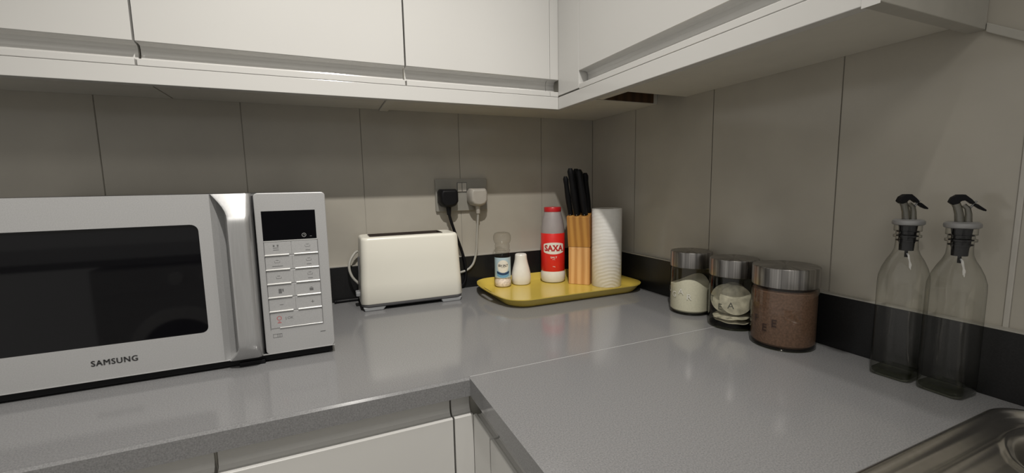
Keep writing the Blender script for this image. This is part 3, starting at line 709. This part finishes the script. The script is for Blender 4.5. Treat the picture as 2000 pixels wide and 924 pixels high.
# ------------------------------------------------------------------ tray
def tray():
    x0, x1, y0, y1 = -0.4110, -0.0160, -0.2840, -0.0160
    cx_, cy_ = (x0 + x1) / 2, (y0 + y1) / 2
    t = thing('serving_tray', 'glossy mustard yellow tray with handle slots in the corner of the worktop', 'tray', (cx_, cy_, 0))
    W, D = x1 - x0, y1 - y0
    n = 10
    def outline(grow, z, rad, lug=0.0, lift=0.0):
        pts = []
        base = rrect(W + 2 * grow, D + 2 * grow, rad, n)
        # subdivide the straight ends so that the handle lugs can swell
        out = []
        for i, p in enumerate(base):
            q = base[(i + 1) % len(base)]; out.append(p)
            L = math.hypot(q[0] - p[0], q[1] - p[1])
            if L > 0.05:
                m_ = 20
                for k in range(1, m_): out.append((p[0] + (q[0] - p[0]) * k / m_, p[1] + (q[1] - p[1]) * k / m_))
        for x, y in out:
            zz = z; e = abs(x) - (W / 2 + grow - 0.004)
            if e > 0:
                f = max(0, math.cos(max(-1, min(1, y / 0.085)) * PI / 2)) ** 0.8
                f *= (x < 0); x -= lug * f; zz += lift * f
            pts.append((x, y, zz))
        return pts
    up = [(-0.018, 0.0040, 0.045, 0, 0), (-0.015, 0.0044, 0.048, 0, 0), (-0.0115, 0.0085, 0.050, 0, 0), (-0.0045, 0.0195, 0.055, 0.004, 0.003), (0.0, 0.0225, 0.056, 0.016, 0.006)]
    dn = [(0.0, 0.0205, 0.056, 0.016, 0.006), (-0.0035, 0.0175, 0.055, 0.004, 0.003), (-0.0120, 0.0055, 0.050, 0, 0), (-0.0165, 0.0008, 0.048, 0, 0), (-0.022, 0.0, 0.045, 0, 0)]
    L = [outline(*q) for q in up] + [outline(*q) for q in dn]
    bm = bmesh.new(); loft(bm, L)
    body = link('tray_body', bm, M['yellow'], t, smooth=True)
    # slots are shown by dark through-holes in the two end lugs
    for s in (-1,):
        cut = bmesh.new(); xc = s * (W / 2 + 0.0035)
        prism(cut, [(xc - 0.0042, -0.034), (xc + 0.0042, -0.034), (xc + 0.0055, -0.028), (xc + 0.0055, 0.028), (xc + 0.0042, 0.034), (xc - 0.0042, 0.034)], 'z', 0.0, 0.04)
        me = bpy.data.meshes.new('c'); bmesh.ops.recalc_face_normals(cut, faces=cut.faces[:]); cut.to_mesh(me); cut.free(); co = bpy.data.objects.new('c', me); C.objects.link(co)
        co.location = t.location
        md = body.modifiers.new('cut', 'BOOLEAN'); md.object = co; md.operation = 'DIFFERENCE'; md.solver = 'EXACT'
        bpy.context.view_layer.update()
        me2 = bpy.data.meshes.new_from_object(body.evaluated_get(bpy.context.evaluated_depsgraph_get()))
        body.modifiers.clear(); body.data = me2; bpy.data.objects.remove(co)
    body.data.set_sharp_from_angle(angle=math.radians(40))
tray()
TZ = 0.0042

# salt grinder
def dirto(x, y): return math.atan2(-1.1356 - y, -0.7755 - x)
def grinder():
    x, y = -0.3330, -0.0570
    t = thing('salt_grinder', 'clear sea salt grinder with a blue label on the yellow tray', 'salt grinder', (x, y, TZ))
    bm = bmesh.new(); lathe(bm, [(0, 0.0005), (0.0215, 0.0005), (0.0235, 0.003), (0.0237, 0.016), (0.0222, 0.022), (0.0218, 0.030), (0.0218, 0.082), (0.0205, 0.090), (0.0190, 0.092), (0.0190, 0.096), (0.0215, 0.097), (0.0215, 0.101), (0.0185, 0.102)], 48)
    link('jar_body', bm, M['grindglass'], t, smooth=True)
    bm = bmesh.new(); lathe(bm, [(0, 0.0015), (0.0205, 0.0015), (0.0222, 0.004), (0.0222, 0.016), (0.0206, 0.022), (0.0206, 0.040), (0, 0.043)], 48)
    link('salt_crystals', bm, M['saltgrain'], t, smooth=True)
    bm = bmesh.new(); lathe(bm, [(0.0185, 0.102), (0.0200, 0.106), (0.0205, 0.113), (0.0190, 0.118), (0.0225, 0.123), (0.0245, 0.131), (0.0240, 0.140), (0.0205, 0.147), (0.0150, 0.149), (0, 0.149)], 48)
    link('grinder_cap', bm, M['grindglass'], t, smooth=True)
    a0 = dirto(x, y) + 0.05; r = 0.0222
    lb = bmesh.new(); strip(lb, oncyl(r, a0, 0.053), -0.034, 0.034, lambda u: -0.027, lambda u: 0.029, 32)
    L = link('label', lb, M['labelpale'], t, smooth=True)
    bm = bmesh.new(); f = oncyl(r + 0.0003, a0, 0.053); ellipse(bm, f, 0.0165, 0.0175, 0, 0.005)
    link('label_disc', bm, M['labelwhite'], L)
    bm = bmesh.new(); arc = lambda d: (lambda u: d - 0.006 * (1 - (u / 0.02) ** 2))
    strip(bm, f, -0.0185, 0.0185, arc(-0.0195), arc(-0.0080)); link('label_blue_band', bm, M['labelblue'], L)
    bm = bmesh.new(); strip(bm, oncyl(r + 0.0006, a0, 0.053), -0.0185, 0.0185, arc(-0.0125), arc(-0.0062)); link('label_navy_ribbon', bm, M['labelnavy'], L)
    bm = bmesh.new(); put_text(bm, 'SEA SALT', 0.0084, oncyl(r + 0.0006, a0, 0.0605), 0.03, 0.80); link('label_words', bm, M['ink'], L)
    bm = bmesh.new(); put_text(bm, 'GRINDER', 0.0028, oncyl(r + 0.0006, a0, 0.0555), 0.0); link('label_small_words', bm, M['ink_grey'], L)
grinder()
def shaker():
    x, y = -0.2768, -0.0560
    t = thing('shaker', 'small white ceramic bottle shaped shaker on the yellow tray', 'shaker', (x, y, TZ))
    bm = bmesh.new(); lathe(bm, [(0, 0), (0.0215, 0), (0.0245, 0.0020), (0.0268, 0.010), (0.0275, 0.020), (0.0262, 0.032), (0.0232, 0.046), (0.0195, 0.060), (0.0172, 0.072), (0.0166, 0.080), (0.0160, 0.0835), (0.0140, 0.0855), (0.0060, 0.0858), (0, 0.0858)], 48)
    link('shaker_body', bm, M['ceramic'], t, smooth=True)
    for a in range(3):
        bm = bmesh.new(); lathe(bm, [(0, 0.0860), (0.0011, 0.0860)], 10, 0.004 * math.cos(a * 2.1), 0.004 * math.sin(a * 2.1)); link('pouring_hole', bm, M['black'], t)
shaker()
def saxa():
    x, y = -0.1805, -0.0670
    t = thing('salt_bottle', 'tall white plastic salt bottle with red label and red cap', 'salt bottle', (x, y, TZ))
    bm = bmesh.new(); lathe(bm, [(0, 0), (0.0270, 0), (0.0325, 0.0025), (0.0350, 0.010), (0.0352, 0.026), (0.0342, 0.0290), (0.0335, 0.032), (0.0335, 0.1405), (0, 0.1405)], 64)
    link('bottle_body', bm, M['bottlewhite'], t, smooth=True)
    bm = bmesh.new(); lathe(bm, [(0, 0.1407), (0.0335, 0.1407), (0.0333, 0.148), (0.0322, 0.159), (0.0285, 0.180), (0.0245, 0.197), (0.0235, 0.200), (0, 0.2)], 64)
    link('bottle_shoulder', bm, M['bottlegrey'], t, smooth=True)['label'] = 'translucent grey upper part'
    bm = bmesh.new(); lathe(bm, [(0.0, 0.2002), (0.0238, 0.2002), (0.0242, 0.2015), (0.0242, 0.2115), (0.0232, 0.2130), (0, 0.2130)], 64)
    link('cap', bm, M['redcap'], t, smooth=True)
    bm = bmesh.new(); lathe(bm, [(0.0336, 0.0330), (0.0339, 0.0335), (0.0339, 0.1400), (0.0336, 0.1405)], 64)
    L = link('label', bm, M['red'], t, smooth=True)
    a0 = dirto(x, y) + 0.08; f = oncyl(0.03415, a0, 0.099)
    bm = bmesh.new()
    # lozenge panel with bulging top and bottom
    strip(bm, f, -0.0315, 0.0315, lambda u: -0.0115 - 0.0050 * (1 - (u / 0.0315) ** 2) + (0.002 if abs(u) > 0.0306 else 0), lambda u: 0.0115 + 0.0050 * (1 - (u / 0.0315) ** 2) - (0.002 if abs(u) > 0.0306 else 0), 40)
    link('name_panel', bm, M['labelwhite'], L)
    bm = bmesh.new(); f2 = oncyl(0.0347, a0, 0.099)
    put_text(bm, 'SAXA', 0.0225, f2, 0.035, 0.98)
    def slab(u, v, w=0.0050, h=0.0016):
        strip(bm, f2, u - w / 2, u + w / 2, lambda q: v - h / 2, lambda q: v + h / 2, 3)
    vs_ = [p.x * 0.98 for p in text_geo('SAXA', 0.0225, 0.035)[0]]
    zz = [p.y for p in text_geo('SAXA', 0.0225, 0.035)[0]]; lo, hi = min(zz) + 0.0009, max(zz) - 0.0010
    # feet of the A, X, A letters, placed from the glyphs themselves
    pv = sorted((round(p.x * 0.98, 5) for p in text_geo('SAXA', 0.0225, 0.035)[0] if abs(p.y - min(zz)) < 0.0004 and p.x * 0.98 > -0.0165))
    ft = []
    for u in pv:
        if not ft or u - ft[-1][-1] > 0.0016: ft.append([u, u])
        else: ft[-1][-1] = u
    for a_, b_ in ft: slab((a_ + b_) / 2, lo)
    pv = sorted((round(p.x * 0.98, 5) for p in text_geo('SAXA', 0.0225, 0.035)[0] if abs(p.y - max(q.y for q in text_geo('X', 0.0225, 0.035)[0])) < 0.0006 and 0.0 < p.x * 0.98 < 0.0135))
    for u in ([pv[0], pv[-1]] if len(pv) > 1 else []): slab(u, hi)
    link('name_lettering', bm, M['redcap'], L)
    bm = bmesh.new(); put_text(bm, 'SALT', 0.0068, oncyl(0.0343, a0, 0.0735), 0.02, 1.25); put_text(bm, 'FINE', 0.0030, oncyl(0.0343, a0, 0.0675), 0.0, 1.2)
    put_text(bm, '750g', 0.0038, oncyl(0.0343, a0, 0.0475), 0.0)
    link('small_lettering', bm, M['labelpale'] if False else M['labelwhite'], L)
saxa()

# knife block
def knife_block():
    M0 = Vector((-0.1405, -0.1420, TZ)); ang = math.atan2(-0.70, -0.715)        # facing direction
    t = thing('knife_block', 'beech wood knife block full of black handled knives', 'knife block', M0, ang + PI / 2)
    # local frame: -y faces the viewer, x to the right
    hw = 0.0295
    bm = bmesh.new(); prism(bm, [(0.0, 0.0), (0.085, 0.0), (0.098, 0.104), (0.0, 0.104)], 'x', -hw, hw)
    link('lower_block', bm, M['wood'], t, bevel=0.0012)
    bm = bmesh.new(); prism(bm, [(0.0, 0.1043), (0.098, 0.1043), (0.060, 0.205), (-0.016, 0.1890)], 'x', -hw - 0.001, hw + 0.001)
    link('upper_block', bm, M['wood_shade'], t, bevel=0.0012)
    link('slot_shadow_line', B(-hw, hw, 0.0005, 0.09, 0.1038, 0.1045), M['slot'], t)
    return M0, ang + PI / 2
M0, KR = knife_block()
def knife(lbl, x, y, h, w, d, lean, sx):
    """black handle rising from the slanted top of the block"""
    t = thing('kitchen_knife', lbl, 'knife', (M0[0] + x * math.cos(KR) - y * math.sin(KR), M0[1] + x * math.sin(KR) + y * math.cos(KR), TZ + 0.1905 + (y + 0.016) * 0.2105), KR, 'knives in the wooden block')
    bm = bmesh.new(); loops = []
    K = 14
    for k in range(K + 1):
        s = k / K; z = 0.0004 + h * s
        ww = w * (0.86 + 0.20 * math.sin(s * PI * 1.25) ** 2 + (0.10 if s > 0.8 else 0)); dd = d * (0.95 + 0.12 * math.cos(s * 5))
        if s > 0.93: ww *= 0.86; dd *= 0.86
        if k == K: ww *= 0.6; dd *= 0.7
        cx_ = sx * h * s; cy_ = -lean * h * s - 0.004 * math.sin(s * PI)
        loops.append([(cx_ + px_, cy_ + py_, z) for px_, py_ in rrect(ww, dd, min(ww, dd) * 0.45, 4)])
    loft(bm, loops)
    link('handle', bm, M['rubber'], t, smooth=True)
    for s in (0.25, 0.5, 0.75):
        pass
    link('blade', B(-w * 0.06, w * 0.06, -d * 0.42, d * 0.42, -0.001, 0.0030), M['steel'], t)
knife('small paring knife standing lowest at the left of the block', -0.0225, 0.000, 0.103, 0.0140, 0.016, 0.20, -0.090)
knife('large knife at the front of the taller pair left of centre', -0.0040, -0.002, 0.124, 0.0165, 0.022, 0.20, -0.105)
knife('large knife in the middle of the block just behind the taller pair', 0.0030, 0.024, 0.118, 0.0165, 0.022, 0.16, -0.105)
knife('large knife at the front right of the block', 0.0170, 0.000, 0.120, 0.0165, 0.022, 0.20, -0.090)
knife('large knife furthest right and back in the block', 0.0215, 0.026, 0.106, 0.0150, 0.020, 0.16, -0.060)

# kitchen roll
def roll():
    x, y = -0.0755, -0.1785
    t = thing('kitchen_roll', 'white embossed kitchen roll standing at the right of the yellow tray', 'kitchen roll', (x, y, TZ))
    R_ = 0.0400; H = 0.210
    bm = bmesh.new(); lathe(bm, [(0.0195, 0.0005), (R_ - 0.0008, 0.0), (R_, 0.0012), (R_, H - 0.0012), (R_ - 0.0008, H), (0.0195, H - 0.0005)], 72, closed=True)
    link('paper_layers', bm, M['paper'], t, smooth=True)
    bm = bmesh.new(); lathe(bm, [(0.0180, 0.0005), (0.0193, 0.0005), (0.0193, H - 0.001), (0.0180, H - 0.001)], 48, closed=True)
    link('cardboard_tube', bm, M['cardboard'], t, smooth=True)
    bm = bmesh.new(); a0 = 3.9; f = oncyl(R_ + 0.0006, 0, 0)
    loops = []
    for k in range(9):
        a = a0 - 0.02 * k; rr = R_ + 0.0003 + 0.0001 * k
        loops.append([(rr * math.cos(a), rr * math.sin(a), 0.001), (rr * math.cos(a), rr * math.sin(a), H - 0.001)])
roll()

# ------------------------------------------------------------------ jars
def jar(label, x, y, R_, H, kind):
    t = thing('storage_jar', label, 'storage jar', (x, y, 0))
    zl = H - 0.0345                       # underside of lid
    bm = bmesh.new(); lathe(bm, [(0, 0.0), (R_ * 0.90, 0.0), (R_ * 0.965, 0.0012), (R_ * 0.985, 0.005), (R_ * 0.985, zl - 0.004), (R_ * 0.95, zl), (R_ * 0.93, zl + 0.006)], 72)
    link('glass_body', bm, M['jarglass'], t, smooth=True)
    bm = bmesh.new(); lathe(bm, [(0, 0.0004), (R_ * 0.94, 0.0008), (R_ * 0.962, 0.0035), (R_ * 0.94, 0.0045), (0, 0.0045)], 72)
    link('thick_base', bm, M['greencoreglass'], t, smooth=True)
    bm = bmesh.new(); lathe(bm, [(0, zl + 0.001), (R_ * 0.97, zl + 0.001), (R_, zl + 0.0022), (R_, H - 0.002), (R_ * 0.985, H - 0.0004), (R_ * 0.95, H), (0, H)], 96)
    link('lid', bm, M['lid'], t, smooth=True)
    r2 = R_ * 0.955
    if kind == 'sugar':
        bm = bmesh.new(); N = 72; rings = []
        for rr, z in ((0, 0.0050), (r2 * 0.9, 0.0050), (r2, 0.009)):
            rings.append((rr, z))
        lathe(bm, rings + [(r2, 0.050)], N)
        top = []
        for k in range(5):
            f = 1 - k / 4
            top.append([bm.verts.new((r2 * f * math.cos(2 * PI * i / N), r2 * f * math.sin(2 * PI * i / N), 0.066 + 0.010 * math.sin(2 * PI * i / N * 2 + 0.6) * f + 0.004 * math.cos(3 * 2 * PI * i / N) * f)) for i in range(N)] if f > 0 else None)
        low = [v for v in bm.verts if abs(v.co.z - 0.050) < 1e-6]
        low.sort(key=lambda v: math.atan2(v.co.y, v.co.x) % (2 * PI))
        for i in range(N): bm.faces.new((low[i], low[(i + 1) % N], top[0][(i + 1) % N], top[0][i]))
        for a, b in zip(top[:3], top[1:4]):
            for i in range(N): bm.faces.new((a[i], a[(i + 1) % N], b[(i + 1) % N], b[i]))
        bm.faces.new(top[3])
        link('sugar_fill', bm, M['sugar'], t, smooth=True)
    elif kind == 'coffee':
        bm = bmesh.new(); lathe(bm, [(0, 0.0050), (r2 * 0.92, 0.0050), (r2, 0.009), (r2, 0.096), (r2 * 0.9, 0.099), (r2 * 0.4, 0.095), (0, 0.094)], 72)
        link('coffee_fill', bm, M['coffee'], t, smooth=True)
    else:
        rnd = random.Random(8)
        a0 = dirto(x, y)
        # round tea bags standing against the glass and lying on each other
        def bag(cx_, cy_, cz_, rad, rx, rz_, ry=0, half=False):
            bm = bmesh.new(); N = 40
            def ringp(f, h, i):
                a = (PI if half else 2 * PI) * i / (N if not half else N)
                return Vector((rad * f * math.cos(a), rad * f * math.sin(a), h + 0.0006 * math.sin(7 * a) * f))
            prof = [(1.0, 0.0), (0.9, 0.0005), (0.75, 0.0022), (0.3, 0.0036), (0.02, 0.0038)]
            m4 = Matrix.Translation((cx_, cy_, cz_)) @ Matrix.Rotation(rz_, 4, 'Z') @ Matrix.Rotation(rx, 4, 'X') @ Matrix.Rotation(ry, 4, 'Z')
            for sgn in (1, -1):
                R = [[bm.verts.new(m4 @ ringp(f, h * sgn, i)) for i in range(N + (1 if half else 0))] for f, h in prof]
                for p, q in zip(R, R[1:]):
                    for i in range(N):
                        k = (i + 1) % len(p)
                        bm.faces.new((p[i], p[k], q[k], q[i]))
                bm.faces.new(R[-1])
            o = link('tea_bag', bm, M['teabag'], None, smooth=True)
            o.location = t.location.copy()
            return o
        spots = [(0.006, 0.0, 0.038, 0.029, 1.35, a0 + PI / 2 + 0.25, 0), (-0.010, 0.004, 0.042, 0.030, 1.25, a0 + PI / 2 - 0.35, 0),
                 (0.0, 0.0, 0.012, 0.033, 0.05, 0.3, 0), (0.0, 0.0, 0.020, 0.034, -0.08, 1.2, 0), (0.004, 0.006, 0.046, 0.029, 1.5, a0 + PI / 2 + 0.8, 0)]
        ux, uy = math.cos(a0), math.sin(a0)
        spots[0] = (ux * 0.016 - uy * 0.006, uy * 0.016 + ux * 0.006, 0.054, 0.0285, 1.30, a0 + PI / 2 + 0.10, 0)
        spots[1] = (ux * 0.005 + uy * 0.010, uy * 0.005 - ux * 0.010, 0.052, 0.0290, 1.45, a0 + PI / 2 - 0.20, 0)
        spots[4] = (-ux * 0.012, -uy * 0.012, 0.054, 0.0280, 1.50, a0 + PI / 2 + 0.30, 0)
        labs = ['upright round tea bag nearest the glass of the middle jar', 'upright round tea bag second behind the glass of the middle jar', 'flat round tea bag at the very bottom of the middle jar', 'flat round tea bag second from the bottom of the middle jar', 'upright round tea bag at the back of the middle jar']
        for s_, l_ in zip(spots, labs):
            tag(bag(*s_), l_, 'tea bag', 'tea bags in the middle jar')
    return t
def jar_letters(t, R_, items, m):
    bm = bmesh.new()
    for ch, a, z, s in items:
        put_text(bm, ch, s, oncyl(R_ * 0.985 + 0.0004, a, z), 0.01)
    link('letters', bm, m, t)
jx = [(-0.0560, -0.4540, 0.0418, 0.1335), (-0.0570, -0.5600, 0.0430, 0.1335), (-0.0640, -0.6660, 0.0498, 0.1370)]
j1 = jar('glass jar of white sugar with a brushed steel lid beside the upstand', *jx[0], 'sugar')
j2 = jar('glass jar of tea bags with a steel lid between sugar and coffee', *jx[1], 'tea')
j3 = jar('largest glass jar filled with brown coffee under a steel lid', *jx[2], 'coffee')
d1 = dirto(*jx[0][:2]); d2 = dirto(*jx[1][:2]); d3 = dirto(*jx[2][:2])
jar_letters(j1, jx[0][2], [('S', d1 - 1.55, 0.042, 0.017), ('U', d1 - 1.25, 0.050, 0.017), ('G', d1 - 0.85, 0.042, 0.017), ('A', d1 - 0.45, 0.050, 0.017), ('R', d1 - 0.05, 0.040, 0.017)], M['embosslight'])
jar_letters(j2, jx[1][2], [('T', d2 - 0.95, 0.055, 0.017), ('E', d2 - 0.50, 0.043, 0.017), ('A', d2 - 0.05, 0.048, 0.017)], M['embossgrey'])
jar_letters(j3, jx[2][2], [('C', d3 - 1.95, 0.040, 0.018), ('O', d3 - 1.65, 0.050, 0.018), ('F', d3 - 1.30, 0.040, 0.018), ('F', d3 - 0.90, 0.047, 0.018), ('E', d3 - 0.55, 0.035, 0.018), ('E', d3 - 0.25, 0.045, 0.018)], M['embossdark'])

# ------------------------------------------------------------------ oil bottles
def bottle(label, x, y, rz, srz):
    t = thing('oil_bottle', label, 'glass bottle', (x, y, 0), rz, 'empty square oil bottles')
    def sec(w, r, z): return [(px_, py_, z) for px_, py_ in rrect(w, w, r, 8)]
    def cir(r, z): return sec(2 * r, r * 0.999, z)
    loops = [sec(0.036, 0.008, 0.0), sec(0.0435, 0.008, 0.0008), sec(0.0465, 0.009, 0.004), sec(0.0470, 0.009, 0.020), sec(0.0470, 0.009, 0.135), sec(0.0466, 0.010, 0.145), sec(0.0435, 0.013, 0.156), sec(0.0370, 0.0145, 0.167), sec(0.0300, 0.0140, 0.175), cir(0.0128, 0.182), cir(0.0122, 0.190), cir(0.0122, 0.198), cir(0.0150, 0.1985), cir(0.0150, 0.2015), cir(0.0126, 0.2025), cir(0.0126, 0.2065), cir(0.0148, 0.207), cir(0.0148, 0.2155)]
    bm = bmesh.new(); loft(bm, loops, True, False)
    o = link('bottle_glass', bm, M['bottleglass'], t, smooth=True)
    bm = bmesh.new(); loft(bm, [sec(0.040, 0.008, 0.003), sec(0.0440, 0.009, 0.005), sec(0.0445, 0.009, 0.0085), sec(0.040, 0.010, 0.0105), sec(0.02, 0.009, 0.0090)])
    link('thick_base', bm, M['greencoreglass'], t, smooth=True)
    # pourer: ribbed rubber stopper, collar, spout, flap and lever
    bm = bmesh.new(); prof = [(0.0, 0.1800), (0.0078, 0.1800), (0.0082, 0.1900)]
    for k in range(3): z = 0.1930 + k * 0.0060; prof += [(0.0092, z), (0.0118, z + 0.0005), (0.0118, z + 0.0017), (0.0092, z + 0.0022)]
    prof += [(0.0100, 0.2140), (0, 0.2140)]
    lathe(bm, prof, 40); link('stopper', bm, M['rubber'], t, smooth=False)
    bm = bmesh.new(); tube(bm, [(0.001, 0, 0.182), (0.001, 0, 0.1705)], 0.0019, 12); link('air_tube', bm, M['rubber'], t, smooth=True)
    bm = bmesh.new(); lathe(bm, [(0, 0.2150), (0.0150, 0.2150), (0.0170, 0.2160), (0.0176, 0.2185), (0.0170, 0.2212), (0.0150, 0.2226), (0.0, 0.2230)], 48)
    link('collar', bm, M['discgrey'], t, smooth=True)
    q = bpy.data.objects.new('pourer', None)
    bm = bmesh.new(); ca, sa = math.cos(srz), math.sin(srz)
    def Q(p): return (p[0] * ca, p[0] * sa, p[1])
    # spout: two merging tubes, taller at the pouring side
    tube(bm, [Q(p) for p in ((-0.0030, 0.2228), (-0.0042, 0.2330), (-0.0062, 0.2415), (-0.0088, 0.2480))], [0.0048, 0.0044, 0.0043, 0.0044], 16)
    link('spout', bm, M['spoutclear'], t, smooth=True)
    bm = bmesh.new(); tube(bm, [Q(p) for p in ((0.0048, 0.2228), (0.0044, 0.2330), (0.0030, 0.2400), (-0.0010, 0.2440))], [0.0040, 0.0034, 0.0030, 0.0028], 14)
    link('air_spout', bm, M['spoutclear'], t, smooth=True)
    bm = bmesh.new()
    P = [(-0.0150, 0.2475), (-0.0128, 0.2535), (-0.0080, 0.2570), (-0.0010, 0.2572), (0.0050, 0.2515), (0.0085, 0.2470), (0.0060, 0.2450), (0.0005, 0.2500), (-0.0040, 0.2490), (-0.0062, 0.2458), (-0.0110, 0.2440)]
    for side in (0,):
        A_ = [bm.verts.new((p[0] * ca - 0.0052 * -sa, p[0] * sa - 0.0052 * ca, p[1])) for p in P]; B_ = [bm.verts.new((p[0] * ca + 0.0052 * -sa, p[0] * sa + 0.0052 * ca, p[1])) for p in P]
        bm.faces.new(A_); bm.faces.new(B_[::-1])
        for i in range(len(P)): bm.faces.new((A_[i], A_[(i + 1) % len(P)], B_[(i + 1) % len(P)], B_[i]))
    link('flap', bm, M['rubber'], t, bevel=0.0008)
    bm = bmesh.new(); P = [(0.0088, 0.2462), (0.0112, 0.2450), (0.0190, 0.2382), (0.0186, 0.2364), (0.0130, 0.2392), (0.0076, 0.2436)]
    A_ = [bm.verts.new((p[0] * ca + 0.0040 * sa, p[0] * sa - 0.0040 * ca, p[1])) for p in P]; B_ = [bm.verts.new((p[0] * ca - 0.0040 * sa, p[0] * sa + 0.0040 * ca, p[1])) for p in P]
    bm.faces.new(A_); bm.faces.new(B_[::-1])
    for i in range(len(P)): bm.faces.new((A_[i], A_[(i + 1) % len(P)], B_[(i + 1) % len(P)], B_[i]))
    link('lever', bm, M['rubber'], t, bevel=0.0006)
    bm = bmesh.new(); tube(bm, [Q((0.0050, 0.2400)), Q((0.0085, 0.2460)), Q((0.0105, 0.2490))], 0.0012, 8); link('hinge_arm', bm, M['discgrey'], t, smooth=True)
    bpy.data.objects.remove(q)
# spout turned so that it points left as seen from the kitchen side
bottle('empty square glass oil bottle with pourer nearer the coffee jar', -0.0430, -0.8180, math.radians(3), -0.75)
bottle('empty square glass oil bottle with pourer nearer the sink', -0.0420, -0.8720, math.radians(-2), -0.95)

# ------------------------------------------------------------------ washing machine and counter across the room (seen in the microwave door)
def washer():
    t = thing('washing_machine', 'white washing machine with round door reflected in the microwave window', 'washing machine', (-1.40, -1.93, -ZW))
    link('cabinet', B(-0.30, 0.30, -0.52, 0.0, 0.01, 0.865), M['appliance'], t, bevel=0.006)
    link('control_fascia', B(-0.295, 0.295, -0.002, 0.006, 0.755, 0.860), M['appliance'], t, bevel=0.003)
    def turn(prof, cx_, cz_, name, m):
        b = bmesh.new(); lathe(b, prof, 48)
        for v in b.verts: v.co = Vector((cx_ + v.co.x, v.co.z, cz_ + v.co.y))
        return link(name, b, m, t, smooth=True)
    for kx, kr in ((0.0, 0.030), (0.10, 0.014), (0.14, 0.014)): turn([(kr, 0.006), (kr * 0.85, 0.028), (0, 0.030)], kx, 0.805, 'knob', M['chrome'])
    turn([(0.200, 0.0), (0.196, 0.022), (0.150, 0.030), (0.145, 0.012)], 0.0, 0.475, 'door_ring', M['chrome'])
    turn([(0.147, 0.010), (0.10, 0.030), (0, 0.036)], 0.0, 0.475, 'door_glass', M['blackgloss'])
    for fx in (-0.26, 0.26): link('foot', B(fx - 0.02, fx + 0.02, -0.05, -0.02, 0.0, 0.012), M['black'], t)
    c = thing('worktop', 'grey worktop over the washing machine across the room', 'worktop', (0, 0, 0))
    link('worktop_slab', B(X0 + 0.002, -0.75, Y0 + 0.002, -1.915, -0.030, 0.0), M['quartz'], c, bevel=0.002)
washer()
